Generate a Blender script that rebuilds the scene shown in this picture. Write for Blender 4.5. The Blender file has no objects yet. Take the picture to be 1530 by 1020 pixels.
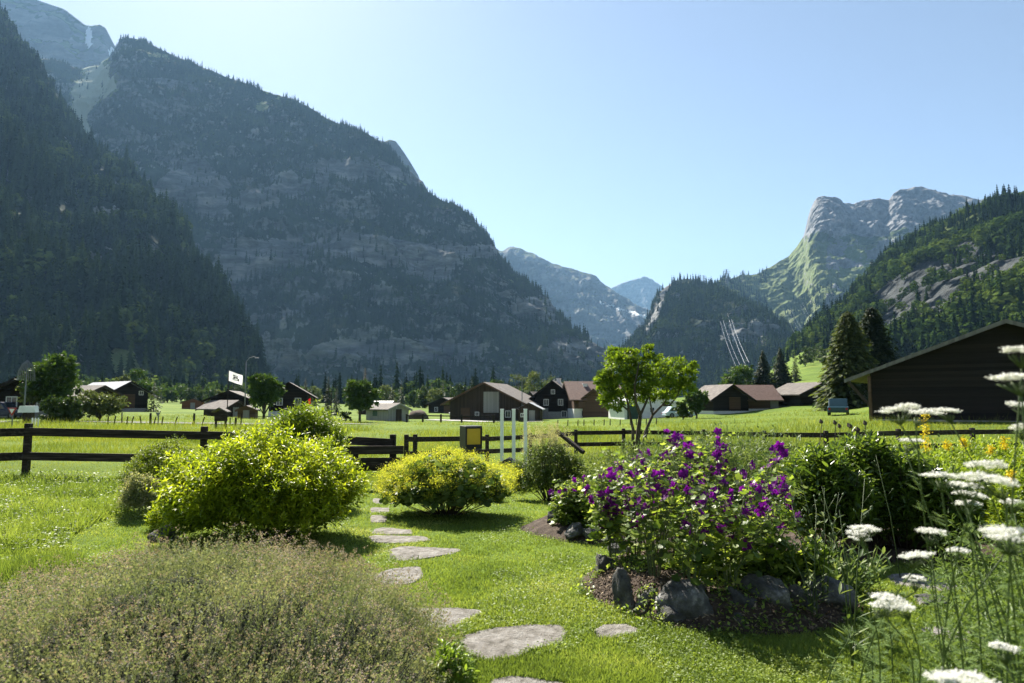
HAZE = 0.46e-4
FOREST = 1
GRASS = 1
import bpy, math, random
import numpy as np
from mathutils import Vector
PI = math.pi
rs = np.random.RandomState(7)
rnd = random.Random(11)
S = bpy.context.scene
COL = S.collection

# ------------------------------------------------------------------ camera
F = 1020.0; TH = math.atan(90 / 1020.0); CH = 1.6
cd = bpy.data.cameras.new('camera'); cam = bpy.data.objects.new('camera', cd); COL.objects.link(cam)
cam.location = (0, 0, CH); cam.rotation_euler = (PI / 2 + TH, 0, 0)
cd.sensor_width = 36; cd.lens = 24; cd.clip_start = 0.05; cd.clip_end = 40000
cd.dof.use_dof = True; cd.dof.focus_distance = 10.0; cd.dof.aperture_fstop = 4.0
S.camera = cam
S.render.resolution_x = 1024; S.render.resolution_y = 683

def at(u, v, Y):
    """world point seen at photo pixel (u,v) at depth Y"""
    u = np.asarray(u, float); v = np.asarray(v, float); Y = np.asarray(Y, float)
    a = (u - 765) / F; b = (510 - v) / F
    dy = math.cos(TH) - b * math.sin(TH); dz = math.sin(TH) + b * math.cos(TH)
    k = Y / dy
    return np.stack(np.broadcast_arrays(a * k, Y, CH + dz * k), -1)
def proj(P):
    x, y, z = P[..., 0], P[..., 1], P[..., 2] - CH
    d = y * math.cos(TH) + z * math.sin(TH); h = -y * math.sin(TH) + z * math.cos(TH)
    return 765 + F * x / d, 510 - F * h / d
def onz(u, v, z=0.0):
    a = (u - 765) / F; b = (510 - v) / F
    dy = math.cos(TH) - b * math.sin(TH); dz = math.sin(TH) + b * math.cos(TH)
    k = (z - CH) / dz
    return (a * k, dy * k, z)

# ------------------------------------------------------------------ noise
def _h(i, j, k, seed):
    n = (i * 374761393 + j * 668265263 + k * 2147483647 + seed * 1274126177) & 0xffffffff
    n = ((n ^ (n >> 13)) * 1274126177) & 0xffffffff
    n = n ^ (n >> 16)
    return (n & 0xffff) / 32767.5 - 1.0
def noise(P, seed=0):
    P = np.asarray(P, float); I = np.floor(P).astype(np.int64); f = P - I; w = f * f * f * (f * (f * 6 - 15) + 10)
    i, j, k = I[..., 0], I[..., 1], I[..., 2]; r = 0
    for a in (0, 1):
        for b in (0, 1):
            for c in (0, 1):
                r = r + _h(i + a, j + b, k + c, seed) * (w[..., 0] if a else 1 - w[..., 0]) * (w[..., 1] if b else 1 - w[..., 1]) * (w[..., 2] if c else 1 - w[..., 2])
    return r
def fbm(P, oc=5, g=.5, seed=0, ridged=False):
    r = 0; a = 1.; t = 0; P = np.asarray(P, float)
    for o in range(oc):
        n = noise(P, seed + o)
        if ridged: n = 1 - 2 * np.abs(n)
        r = r + a * n; t += a; a *= g; P = P * 2.03 + 17.1
    return r / t
def sstep(a, b, x):
    t = np.clip((x - a) / (b - a), 0, 1); return t * t * (3 - 2 * t)

# ------------------------------------------------------------------ objects
def tag(o, label=None, cat=None, group=None, kind=None):
    if label: o['label'] = label
    if cat: o['category'] = cat
    if group: o['group'] = group
    if kind: o['kind'] = kind
    return o
def empty(name, loc, rz=0, label=None, cat=None, group=None):
    o = bpy.data.objects.new(name, None); COL.objects.link(o); o.location = [float(c) for c in loc]; o.rotation_euler = (0, 0, rz)
    o.empty_display_size = .1
    return tag(o, label, cat, group)
def link(name, me, mat, parent=None):
    o = bpy.data.objects.new(name, me); COL.objects.link(o)
    if mat is not None: me.materials.append(mat)
    if parent: o.parent = parent
    return o
def trimesh(name, V, T, mat, parent=None, attrs=None, smooth=False):
    V = np.ascontiguousarray(V, np.float32).reshape(-1, 3); T = np.ascontiguousarray(T, np.int32).reshape(-1, 3)
    me = bpy.data.meshes.new(name); me.vertices.add(len(V)); me.vertices.foreach_set('co', V.ravel())
    me.loops.add(T.size); me.polygons.add(len(T))
    me.polygons.foreach_set('loop_start', np.arange(0, T.size, 3, dtype=np.int32)); me.loops.foreach_set('vertex_index', T.ravel())
    if smooth: me.polygons.foreach_set('use_smooth', np.ones(len(T), bool))
    me.update(calc_edges=True)
    for k, a in (attrs or {}).items():
        at_ = me.attributes.new(k, 'FLOAT', 'POINT'); at_.data.foreach_set('value', np.ascontiguousarray(a, np.float32).ravel())
    return link(name, me, mat, parent)
def gridmesh(name, P, mat, parent=None, attrs=None, smooth=True):
    n, m = P.shape[:2]; i = np.arange(n * m).reshape(n, m)
    a, b, c, d = i[:-1, :-1].ravel(), i[:-1, 1:].ravel(), i[1:, 1:].ravel(), i[1:, :-1].ravel()
    T = np.concatenate([np.stack([a, b, c], 1), np.stack([a, c, d], 1)])
    return trimesh(name, P.reshape(-1, 3), T, mat, parent, attrs, smooth)
class MB:
    def __init__(s): s.v = []; s.f = []
    def add(s, v, f):
        o = len(s.v); s.v += [tuple(float(c) for c in p) for p in v]; s.f += [tuple(i + o for i in q) for q in f]; return s
    def box(s, lo, hi, rz=0, c=(0, 0, 0)):
        x0, y0, z0 = lo; x1, y1, z1 = hi
        p = [(x0, y0, z0), (x1, y0, z0), (x1, y1, z0), (x0, y1, z0), (x0, y0, z1), (x1, y0, z1), (x1, y1, z1), (x0, y1, z1)]
        cs, sn = math.cos(rz), math.sin(rz)
        p = [(c[0] + x * cs - y * sn, c[1] + x * sn + y * cs, c[2] + z) for x, y, z in p]
        return s.add(p, [(0, 3, 2, 1), (4, 5, 6, 7), (0, 1, 5, 4), (1, 2, 6, 5), (2, 3, 7, 6), (3, 0, 4, 7)])
    def bar(s, a, b, w, h):
        a = Vector(a); b = Vector(b); d = (b - a).normalized(); x = d.cross(Vector((0, 0, 1)))
        if x.length < 1e-3: x = Vector((1, 0, 0))
        x.normalize(); y = x.cross(d).normalized(); x = x * w / 2; y = y * h / 2
        p = [q + k * x + l * y for q in (a, b) for k, l in ((-1, -1), (1, -1), (1, 1), (-1, 1))]
        return s.add(p, [(3, 2, 1, 0), (4, 5, 6, 7), (0, 1, 5, 4), (1, 2, 6, 5), (2, 3, 7, 6), (3, 0, 4, 7)])
    def tube(s, pts, r, n=6):
        pts = [Vector([float(c) for c in p]) for p in pts]; r = r if hasattr(r, '__len__') else [r] * len(pts); rings = []
        for i, p in enumerate(pts):
            d = (pts[min(i + 1, len(pts) - 1)] - pts[max(i - 1, 0)]).normalized()
            x = d.cross(Vector((.3, 1, .1))).normalized(); y = d.cross(x)
            rings += [p + (x * math.cos(2 * PI * k / n) + y * math.sin(2 * PI * k / n)) * r[i] for k in range(n)]
        f = [(i * n + k, i * n + (k + 1) % n, (i + 1) * n + (k + 1) % n, (i + 1) * n + k) for i in range(len(pts) - 1) for k in range(n)]
        f += [tuple(range(n))[::-1], tuple(range((len(pts) - 1) * n, len(pts) * n))]
        return s.add(rings, f)
    def prism(s, poly, y0, y1):   # polygon in x,z extruded along y
        n = len(poly); v = [(x, y0, z) for x, z in poly] + [(x, y1, z) for x, z in poly]
        return s.add(v, [tuple(range(n)), tuple(range(2 * n - 1, n - 1, -1))] + [(i, i + n, (i + 1) % n + n, (i + 1) % n) for i in range(n)])
    def build(s, name, mat, parent=None, bevel=0, smooth=False):
        me = bpy.data.meshes.new(name); me.from_pydata(s.v, [], s.f); me.update()
        if smooth: me.polygons.foreach_set('use_smooth', [True] * len(me.polygons))
        o = link(name, me, mat, parent)
        if bevel:
            m = o.modifiers.new('bevel', 'BEVEL'); m.width = bevel; m.segments = 2
        return o
def copy_tree(o, parent=None):
    c = o.copy(); COL.objects.link(c)
    if parent: c.parent = parent
    for ch in list(o.children): copy_tree(ch, c)
    return c
def rots(D, roll=None, up=None):
    """matrices whose +Y column is D, rolled randomly; N,3,3"""
    D = D / (np.linalg.norm(D, axis=1, keepdims=True) + 1e-9); n = len(D)
    h = np.tile([0, 0, 1.], (n, 1)); h[np.abs(D[:, 2]) > .98] = (1, 0, 0)
    X = np.cross(D, h); X /= np.linalg.norm(X, axis=1, keepdims=True); Z = np.cross(X, D)
    if roll is not None:
        c, s = np.cos(roll)[:, None], np.sin(roll)[:, None]; X, Z = X * c + Z * s, Z * c - X * s
    return np.stack([X, D, Z], -1)
def scat(tv, tf, P, R, sc):
    n, k = len(P), len(tv); sc = np.asarray(sc, float)
    if sc.ndim == 0: sc = np.full(n, float(sc))
    if sc.ndim == 1: sc = sc[:, None]
    V = np.einsum('nij,nkj->nki', R, tv[None] * sc[:, None, :]) + P[:, None]
    T = (tf[None] + (np.arange(n) * k)[:, None, None]).reshape(-1, 3)
    return V.reshape(-1, 3), T
class Acc:
    def __init__(s): s.V = []; s.T = []; s.A = []; s.n = 0
    def add(s, V, T, a):
        s.V.append(V); s.T.append(T + s.n); s.n += len(V); s.A.append(np.broadcast_to(a, (len(V),)) if np.ndim(a) == 0 else a); return s
    def leaves(s, tpl, P, D, sc, roll=None, var=None):
        tv, tf = tpl; V, T = scat(tv, tf, P, rots(D, roll), sc); var = rs.rand(len(P)) if var is None else var
        return s.add(V, T, np.repeat(var, len(tv)))
    def build(s, name, mat, parent=None, smooth=False):
        return trimesh(name, np.concatenate(s.V), np.concatenate(s.T), mat, parent, {'var': np.concatenate(s.A)}, smooth)
# templates: (verts, tris)
def tp(v, t): return np.array(v, float), np.array(t, int)
LANCE = tp([(0, 0, 0), (.16, .35, .04), (0, .4, -.02), (-.16, .35, .04), (.12, .7, .0), (-.12, .7, .0), (0, 1, -.12)], [(0, 1, 2), (0, 2, 3), (1, 4, 2), (2, 5, 3), (4, 6, 2), (2, 6, 5)])
OVAL = tp([(0, 0, 0), (.32, .4, .08), (0, .5, 0), (-.32, .4, .08), (0, 1, -.08)], [(0, 1, 2), (0, 2, 3), (1, 4, 2), (2, 4, 3)])
QUADL = tp([(0, 0, 0), (.28, .5, .06), (0, 1, 0), (-.28, .5, .06)], [(0, 1, 2), (0, 2, 3)])
BLADE = tp([(-.5, 0, 0), (.5, 0, 0), (.36, .55, .06), (-.36, .55, .06), (0, 1, .25)], [(0, 1, 2), (0, 2, 3), (3, 2, 4)])
BLADE1 = tp([(-.5, 0, 0), (.5, 0, 0), (0, 1, .12)], [(0, 1, 2)])
def lobed(n=5, depth=.35, fold=.08):
    v = [(0, .45, -.03)]; m = n * 2
    for i in range(m):
        a = -PI / 2 + 2 * PI * i / m; r = .5 * (1 if i % 2 else 1 - depth); 
        if i == 0: r = .3
        v.append((r * math.cos(a), .45 + r * math.sin(a), fold * (1 if i % 2 else -.3)))
    return tp(v, [(0, i + 1, (i + 1) % m + 1) for i in range(m)])
LOBE = lobed(5, .3); ROUND = lobed(7, .15, .1)
def flower5(cup=.35):
    v = [(0, 0, 0)]; t = []
    for i in range(5):
        a = 2 * PI * i / 5
        for da, r, z in ((-.5, .62, cup * .6), (-.22, 1, cup), (.22, 1, cup * .95), (.5, .62, cup * .7)):
            v.append((r * .5 * math.cos(a + da), z * .5, r * .5 * math.sin(a + da)))
        o = 1 + 4 * i; t += [(0, o + 1, o), (0, o + 2, o + 1), (0, o + 3, o + 2)]
    return tp(v, t)
FLOW = flower5()
def icos(sub=1):
    import bmesh
    bm = bmesh.new(); bmesh.ops.create_icosphere(bm, subdivisions=sub, radius=1)
    v = np.array([q.co[:] for q in bm.verts]); bm.verts.index_update(); t = np.array([[q.index for q in f.verts] for f in bm.faces]); bm.free(); return v, t
def rdir(n, zmin=-1):
    z = rs.uniform(zmin, 1, n); a = rs.uniform(0, 2 * PI, n); r = np.sqrt(1 - z * z); return np.stack([r * np.cos(a), r * np.sin(a), z], 1)

# ------------------------------------------------------------------ materials
def nm(name):
    m = bpy.data.materials.new(name); m.use_nodes = True; nt = m.node_tree; nt.nodes.clear(); out = nt.nodes.new('ShaderNodeOutputMaterial')
    return m, nt, out
def N(nt, t, **k):
    n = nt.nodes.new(t)
    for a, b in k.items():
        if a.startswith('i_'): n.inputs[a[2:].replace('_', ' ')].default_value = b
        else: setattr(n, a, b)
    return n
def c4(c): return (c[0], c[1], c[2], 1)
def ramp(nt, stops):
    n = nt.nodes.new('ShaderNodeValToRGB'); e = n.color_ramp.elements
    while len(e) < len(stops): e.new(.5)
    for x, (p, c) in zip(e, stops): x.position = p; x.color = c4(c)
    return n
def leafmat(name, cols, trans=.45, rough=.5, spec=.3, tint=(1.15, 1.1, .6), nscale=None):
    m, nt, out = nm(name); L = nt.links.new
    a = N(nt, 'ShaderNodeAttribute', attribute_name='var'); r = ramp(nt, [(i / (len(cols) - 1), c) for i, c in enumerate(cols)])
    fac = a.outputs['Fac']
    if nscale:
        tc = N(nt, 'ShaderNodeNewGeometry'); no = N(nt, 'ShaderNodeTexNoise', i_Scale=nscale, i_Detail=3.); L(tc.outputs['Position'], no.inputs['Vector'])
        mr = N(nt, 'ShaderNodeMapRange'); L(no.outputs['Fac'], mr.inputs[0]); mr.inputs[1].default_value = .3; mr.inputs[2].default_value = .7
        mx = N(nt, 'ShaderNodeMix'); mx.inputs[0].default_value = .55; L(fac, mx.inputs[2]); L(mr.outputs[0], mx.inputs[3]); fac = mx.outputs[0]
    L(fac, r.inputs[0])
    p = N(nt, 'ShaderNodeBsdfPrincipled'); p.inputs['Roughness'].default_value = rough; p.inputs['Specular IOR Level'].default_value = spec
    L(r.outputs[0], p.inputs['Base Color'])
    t = N(nt, 'ShaderNodeBsdfTranslucent'); mul = N(nt, 'ShaderNodeMix', data_type='RGBA', blend_type='MULTIPLY'); mul.inputs[0].default_value = 1
    L(r.outputs[0], mul.inputs[6]); mul.inputs[7].default_value = c4(tint); L(mul.outputs[2], t.inputs[0])
    mx = N(nt, 'ShaderNodeMixShader'); mx.inputs[0].default_value = trans; L(p.outputs[0], mx.inputs[1]); L(t.outputs[0], mx.inputs[2]); L(mx.outputs[0], out.inputs[0])
    return m
def noisemat(name, cols, scale=5., rough=.85, bump=.3, bscale=None, stretch=(1, 1, 1), detail=6., spec=.3, obj=True, bdist=.02):
    m, nt, out = nm(name); L = nt.links.new
    if obj: tc = N(nt, 'ShaderNodeTexCoord').outputs['Object']
    else: tc = N(nt, 'ShaderNodeNewGeometry').outputs['Position']
    mp = N(nt, 'ShaderNodeMapping'); mp.inputs['Scale'].default_value = stretch; L(tc, mp.inputs[0])
    no = N(nt, 'ShaderNodeTexNoise', i_Scale=scale, i_Detail=detail, i_Roughness=.62); L(mp.outputs[0], no.inputs['Vector'])
    k = len(cols) - 1; r = ramp(nt, [(.3 + .4 * i / k, c) for i, c in enumerate(cols)]); L(no.outputs['Fac'], r.inputs[0])
    p = N(nt, 'ShaderNodeBsdfPrincipled'); p.inputs['Roughness'].default_value = rough; p.inputs['Specular IOR Level'].default_value = spec; L(r.outputs[0], p.inputs['Base Color'])
    if bump:
        n2 = N(nt, 'ShaderNodeTexNoise', i_Scale=bscale or scale * 4, i_Detail=8., i_Roughness=.65); L(mp.outputs[0], n2.inputs['Vector'])
        b = N(nt, 'ShaderNodeBump'); b.inputs['Strength'].default_value = bump; b.inputs['Distance'].default_value = bdist; L(n2.outputs['Fac'], b.inputs['Height']); L(b.outputs[0], p.inputs['Normal'])
    L(p.outputs[0], out.inputs[0]); return m
def plankmat(name, c1, c2, width=.18, axis='X', rough=.8):
    """weathered boards: per-board tone plus grain, gaps as bump"""
    m, nt, out = nm(name); L = nt.links.new
    tc = N(nt, 'ShaderNodeTexCoord'); sx = N(nt, 'ShaderNodeSeparateXYZ'); L(tc.outputs['Object'], sx.inputs[0])
    if axis == 'H': src = sx.outputs['Z']
    else:
        ad = N(nt, 'ShaderNodeMath', operation='ADD'); L(sx.outputs['X'], ad.inputs[0]); L(sx.outputs['Y'], ad.inputs[1]); src = ad.outputs[0]
    dv = N(nt, 'ShaderNodeMath', operation='DIVIDE'); L(src, dv.inputs[0]); dv.inputs[1].default_value = width
    fl = N(nt, 'ShaderNodeMath', operation='FLOOR'); L(dv.outputs[0], fl.inputs[0]); fr = N(nt, 'ShaderNodeMath', operation='FRACT'); L(dv.outputs[0], fr.inputs[0])
    wn = N(nt, 'ShaderNodeTexWhiteNoise', noise_dimensions='1D'); L(fl.outputs[0], wn.inputs['W'])
    mp = N(nt, 'ShaderNodeMapping'); mp.inputs['Scale'].default_value = (1, 1, 12) if axis == 'H' else (12, 12, 1); L(tc.outputs['Object'], mp.inputs[0])
    no = N(nt, 'ShaderNodeTexNoise', i_Scale=.8, i_Detail=6., i_Roughness=.7); L(mp.outputs[0], no.inputs['Vector'])
    mx = N(nt, 'ShaderNodeMath', operation='MULTIPLY_ADD'); L(wn.outputs['Value'], mx.inputs[0]); mx.inputs[1].default_value = .5; 
    h = N(nt, 'ShaderNodeMath', operation='MULTIPLY'); L(no.outputs['Fac'], h.inputs[0]); h.inputs[1].default_value = .6; L(h.outputs[0], mx.inputs[2])
    r = ramp(nt, [(.1, c1), (.9, c2)]); L(mx.outputs[0], r.inputs[0])
    g = N(nt, 'ShaderNodeMath', operation='GREATER_THAN'); L(fr.outputs[0], g.inputs[0]); g.inputs[1].default_value = .07
    b = N(nt, 'ShaderNodeBump'); b.inputs['Strength'].default_value = .8; b.inputs['Distance'].default_value = .03; L(g.outputs[0], b.inputs['Height'])
    p = N(nt, 'ShaderNodeBsdfPrincipled'); p.inputs['Roughness'].default_value = rough; p.inputs['Specular IOR Level'].default_value = .15; L(r.outputs[0], p.inputs['Base Color']); L(b.outputs[0], p.inputs['Normal'])
    L(p.outputs[0], out.inputs[0]); return m
def plain(name, col, rough=.5, metal=0., spec=.4):
    return noisemat(name, [[c * .88 for c in col], [min(1, c * 1.08) for c in col]], 3., rough, .05, spec=spec) if not metal else _metal(name, col, rough)
def _metal(name, col, rough):
    m, nt, out = nm(name); p = N(nt, 'ShaderNodeBsdfPrincipled'); p.inputs['Base Color'].default_value = c4(col); p.inputs['Metallic'].default_value = 1; p.inputs['Roughness'].default_value = rough
    nt.links.new(p.outputs[0], out.inputs[0]); return m
def glassmat(name, col=(.03, .04, .05)):
    m, nt, out = nm(name); p = N(nt, 'ShaderNodeBsdfPrincipled'); p.inputs['Base Color'].default_value = c4(col); p.inputs['Roughness'].default_value = .08; p.inputs['Specular IOR Level'].default_value = .6
    nt.links.new(p.outputs[0], out.inputs[0]); return m
def mountmat(name, rock, veg, grass, scale=1 / 60., bdist=6., snowcol=(.75, .78, .8), rst=(1, 1, 4), rsc=.7):
    """attributes rk (bare rock), gr (open grass), sn (snow) pick the cover; noise breaks up the borders"""
    m, nt, out = nm(name); L = nt.links.new
    pos = N(nt, 'ShaderNodeNewGeometry').outputs['Position']
    def nz(sc, st=(1, 1, 1), d=7.):
        mp = N(nt, 'ShaderNodeMapping'); mp.inputs['Scale'].default_value = st; L(pos, mp.inputs[0])
        n = N(nt, 'ShaderNodeTexNoise', i_Scale=sc, i_Detail=d, i_Roughness=.68); L(mp.outputs[0], n.inputs['Vector']); return n.outputs['Fac']
    def cr(src, cols):
        r = ramp(nt, [(.32 + .36 * i / (len(cols) - 1), c) for i, c in enumerate(cols)]); L(src, r.inputs[0]); return r.outputs[0]
    n1 = nz(scale); n2 = nz(scale * rsc, rst); n3 = nz(scale * 5)
    rc = cr(n2, rock); vc = cr(n1, veg); gc = cr(n3, grass); cur = vc
    def layer(cur, col, att):
        a = N(nt, 'ShaderNodeAttribute', attribute_name=att)
        s = N(nt, 'ShaderNodeMath', operation='ADD'); L(a.outputs['Fac'], s.inputs[0]); q = N(nt, 'ShaderNodeMath', operation='MULTIPLY_ADD'); L(n3, q.inputs[0]); q.inputs[1].default_value = 1.2; q.inputs[2].default_value = -.6; L(q.outputs[0], s.inputs[1])
        mr = N(nt, 'ShaderNodeMapRange'); mr.inputs[1].default_value = .42; mr.inputs[2].default_value = .58; L(s.outputs[0], mr.inputs[0])
        mx = N(nt, 'ShaderNodeMix', data_type='RGBA'); L(mr.outputs[0], mx.inputs[0]); L(cur, mx.inputs[6])
        if isinstance(col, tuple): mx.inputs[7].default_value = c4(col)
        else: L(col, mx.inputs[7])
        return mx.outputs[2]
    cur = layer(cur, gc, 'gr'); cur = layer(cur, rc, 'rk'); cur = layer(cur, snowcol, 'sn')
    b = N(nt, 'ShaderNodeBump'); b.inputs['Strength'].default_value = 1; b.inputs['Distance'].default_value = bdist; L(nz(scale * 3, (1, 1, 1), 10.), b.inputs['Height'])
    p = N(nt, 'ShaderNodeBsdfPrincipled'); p.inputs['Roughness'].default_value = .95; p.inputs['Specular IOR Level'].default_value = .1; L(cur, p.inputs['Base Color']); L(b.outputs[0], p.inputs['Normal'])
    L(p.outputs[0], out.inputs[0]); return m
# ------------------------------------------------------------------ light, sky, haze
SUN_AZ = math.radians(-25); SUN_EL = math.radians(43.5)
sd = Vector((math.sin(SUN_AZ) * math.cos(SUN_EL), math.cos(SUN_AZ) * math.cos(SUN_EL), math.sin(SUN_EL)))
ld = bpy.data.lights.new('sun', 'SUN'); ld.energy = 5.0; ld.angle = math.radians(.5); ld.color = (1, .93, .82)
lo = bpy.data.objects.new('sun', ld); COL.objects.link(lo); lo.rotation_euler = sd.to_track_quat('Z', 'Y').to_euler(); lo.location = (0, 0, 50)
w = bpy.data.worlds.new('World'); S.world = w; w.use_nodes = True; nt = w.node_tree
bg = nt.nodes['Background']; sk = nt.nodes.new('ShaderNodeTexSky'); sk.sky_type = 'NISHITA'; sk.sun_disc = False
sk.sun_elevation = SUN_EL; sk.sun_rotation = SUN_AZ; sk.altitude = 1200; sk.air_density = 1.0; sk.dust_density = 1.0; sk.ozone_density = 1.6
hs_ = nt.nodes.new('ShaderNodeHueSaturation'); hs_.inputs['Saturation'].default_value = .78; nt.links.new(sk.outputs[0], hs_.inputs['Color']); nt.links.new(hs_.outputs[0], bg.inputs[0]); bg.inputs[1].default_value = .047
S.view_settings.view_transform = 'Standard'; S.view_settings.look = 'None'; S.view_settings.exposure = 1.62; S.view_settings.gamma = 1
S.cycles.use_denoising = True; S.cycles.max_bounces = 7; S.cycles.diffuse_bounces = 3; S.cycles.transmission_bounces = 5; S.cycles.transparent_max_bounces = 8; S.cycles.glossy_bounces = 2
S.cycles.volume_bounces = 0; S.cycles.caustics_reflective = False; S.cycles.caustics_refractive = False
S.cycles.use_adaptive_sampling = True; S.cycles.adaptive_threshold = .02
if HAZE:
    hz = MB().box((-9000, -60, -40), (9000, 10500, 2400)).build('haze', None); hm, hnt, hout = nm('haze_air')
    pv = hnt.nodes.new('ShaderNodeVolumePrincipled'); pv.inputs['Color'].default_value = (.34, .63, 1, 1); pv.inputs['Density'].default_value = HAZE; pv.inputs['Anisotropy'].default_value = .25
    hnt.links.new(pv.outputs[0], hout.inputs['Volume']); hz.data.materials.append(hm); hm.cycles.homogeneous_volume = True if hasattr(hm.cycles, 'homogeneous_volume') else False
    tag(hz, kind='stuff')

# ------------------------------------------------------------------ ground
TA = np.array([-1.2, -.75, -.55, -.35, -.15, 0, .15, .3, .45, .6, .75, 1.2])
TYs = [(0, [0] * 12, 'z'), (6, [0] * 12, 'z'), (10, [0, 0, 0, 0, -.02, -.05, -.05, -.05, -.05, -.05, -.05, 0], 'z'),
 (14.5, [0, 0, -.03, -.08, -.22, -.3, -.3, -.28, -.25, -.25, -.2, 0], 'z'), (20, [0, 0, 0, -.1, -.55, -.6, -.6, -.55, -.5, -.45, -.4, 0], 'z'),
 (27, [0, 0, 0, -.2, -.75, -.8, -.75, -.7, -.6, -.5, -.5, 0], 'z'), (50, [632, 633, 634, 635, 640, 642, 640, 636, 631, 628, 622, 615], 'v'),
 (90, [608, 612, 618, 624, 630, 632, 628, 622, 611, 584, 574, 566], 'v'), (130, [596, 600, 612, 618, 624, 627, 619, 612, 590, 566, 560, 556], 'v'),
 (200, [585, 589, 603, 609, 612, 616, 611, 606, 562, 556, 554, 550], 'v'), (300, [578, 581, 594, 602, 605, 608, 606, 597, 540, 542, 542, 538], 'v'),
 (400, [576, 579, 590, 599, 602, 603, 602, 598, 528, 555, 550, 545], 'v'), (600, [574, 577, 586, 596, 599, 601, 600, 592, 522, 545, 540, 535], 'v')]
TY = np.array([t[0] for t in TYs], float)
TZ = np.array([[(c if k == 'z' else float(at(765, c, Y)[2])) for c in row] for Y, row, k in TYs])
def ground(x, y):
    x = np.asarray(x, float); y = np.asarray(y, float); yy = np.clip(y, 0.5, 600); a = np.clip(x / np.maximum(y, 3), -1.2, 1.2)
    i = np.clip(np.searchsorted(TY, yy) - 1, 0, len(TY) - 2); j = np.clip(np.searchsorted(TA, a) - 1, 0, len(TA) - 2)
    fy = (yy - TY[i]) / (TY[i + 1] - TY[i]); fa = (a - TA[j]) / (TA[j + 1] - TA[j]); fa = fa * fa * (3 - 2 * fa)
    z = (TZ[i, j] * (1 - fa) + TZ[i, j + 1] * fa) * (1 - fy) + (TZ[i + 1, j] * (1 - fa) + TZ[i + 1, j + 1] * fa) * fy
    P = np.stack(np.broadcast_arrays(x, y, 0 * x), -1)
    z = z + noise(P * .9, 3) * .012 * sstep(2, 6, y) + noise(P * .12, 5) * .10 * sstep(16, 40, y) + noise(P * .02, 6) * .8 * sstep(150, 400, y)
    return z
def gz(x, y): return float(ground(np.array([x]), np.array([y]))[0])
ys = np.concatenate([np.linspace(-30, 0, 6)[:-1], np.linspace(0, 30, 160)[:-1], 30 * (9500 / 30) ** np.linspace(0, 1, 200)])
aa = np.linspace(-1, 1, 241)
AA, YY = np.meshgrid(aa, ys); XX = AA * (24 + np.abs(YY) * 1.5)
# lawn / meadow / road masks
def garden_edge(x, y): return y < 14.6
rough = np.zeros_like(XX)
Pg = np.stack([XX, YY, ground(XX, YY)], -1)
M_ground, nt, out = nm('grass_ground'); L = nt.links.new
pos = N(nt, 'ShaderNodeNewGeometry').outputs['Position']
n1 = N(nt, 'ShaderNodeTexNoise', i_Scale=.09, i_Detail=6., i_Roughness=.6); L(pos, n1.inputs['Vector'])
n2 = N(nt, 'ShaderNodeTexNoise', i_Scale=7., i_Detail=6., i_Roughness=.7); L(pos, n2.inputs['Vector'])
r1 = ramp(nt, [(.3, (.075, .12, .018)), (.5, (.12, .185, .025)), (.7, (.175, .225, .045))]); L(n1.outputs['Fac'], r1.inputs[0])
r2 = ramp(nt, [(.3, (.5, .55, .5)), (.7, (1.3, 1.25, 1.2))]); L(n2.outputs['Fac'], r2.inputs[0])
mu = N(nt, 'ShaderNodeMix', data_type='RGBA', blend_type='MULTIPLY'); mu.inputs[0].default_value = 1; L(r1.outputs[0], mu.inputs[6]); L(r2.outputs[0], mu.inputs[7])
p = N(nt, 'ShaderNodeBsdfPrincipled'); p.inputs['Roughness'].default_value = .95; p.inputs['Specular IOR Level'].default_value = .1; L(mu.outputs[2], p.inputs['Base Color'])
bb = N(nt, 'ShaderNodeBump'); bb.inputs['Strength'].default_value = 1; bb.inputs['Distance'].default_value = .05; L(n2.outputs['Fac'], bb.inputs['Height']); L(bb.outputs[0], p.inputs['Normal']); L(p.outputs[0], out.inputs[0])
g = gridmesh('ground', Pg, M_ground); tag(g, kind='structure')

# ------------------------------------------------------------------ mountains
M_rockforest = mountmat('forest_slope', [(.05, .053, .055), (.17, .175, .17), (.36, .36, .34)], [(.008, .016, .008), (.016, .028, .012), (.032, .05, .018)], [(.09, .13, .04), (.14, .17, .06), (.2, .21, .1)])
M_alp = mountmat('alp_slope', [(.085, .09, .095), (.18, .185, .19), (.30, .30, .30)], [(.03, .05, .018), (.06, .085, .03), (.10, .13, .045)], [(.09, .13, .04), (.125, .16, .055), (.18, .195, .10)], 1 / 90., 10., rst=(1.6, 1.6, .8), rsc=2.2)
M_far = mountmat('far_rock', [(.07, .072, .075), (.14, .14, .14), (.25, .25, .245)], [(.04, .06, .03), (.07, .09, .04), (.1, .12, .06)], [(.1, .14, .06), (.14, .17, .08), (.18, .2, .1)], 1 / 250., 30.)
def cres(pts, s):
    p = np.array(pts, float); return np.interp(s, p[:, 0], p[:, 1])
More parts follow.
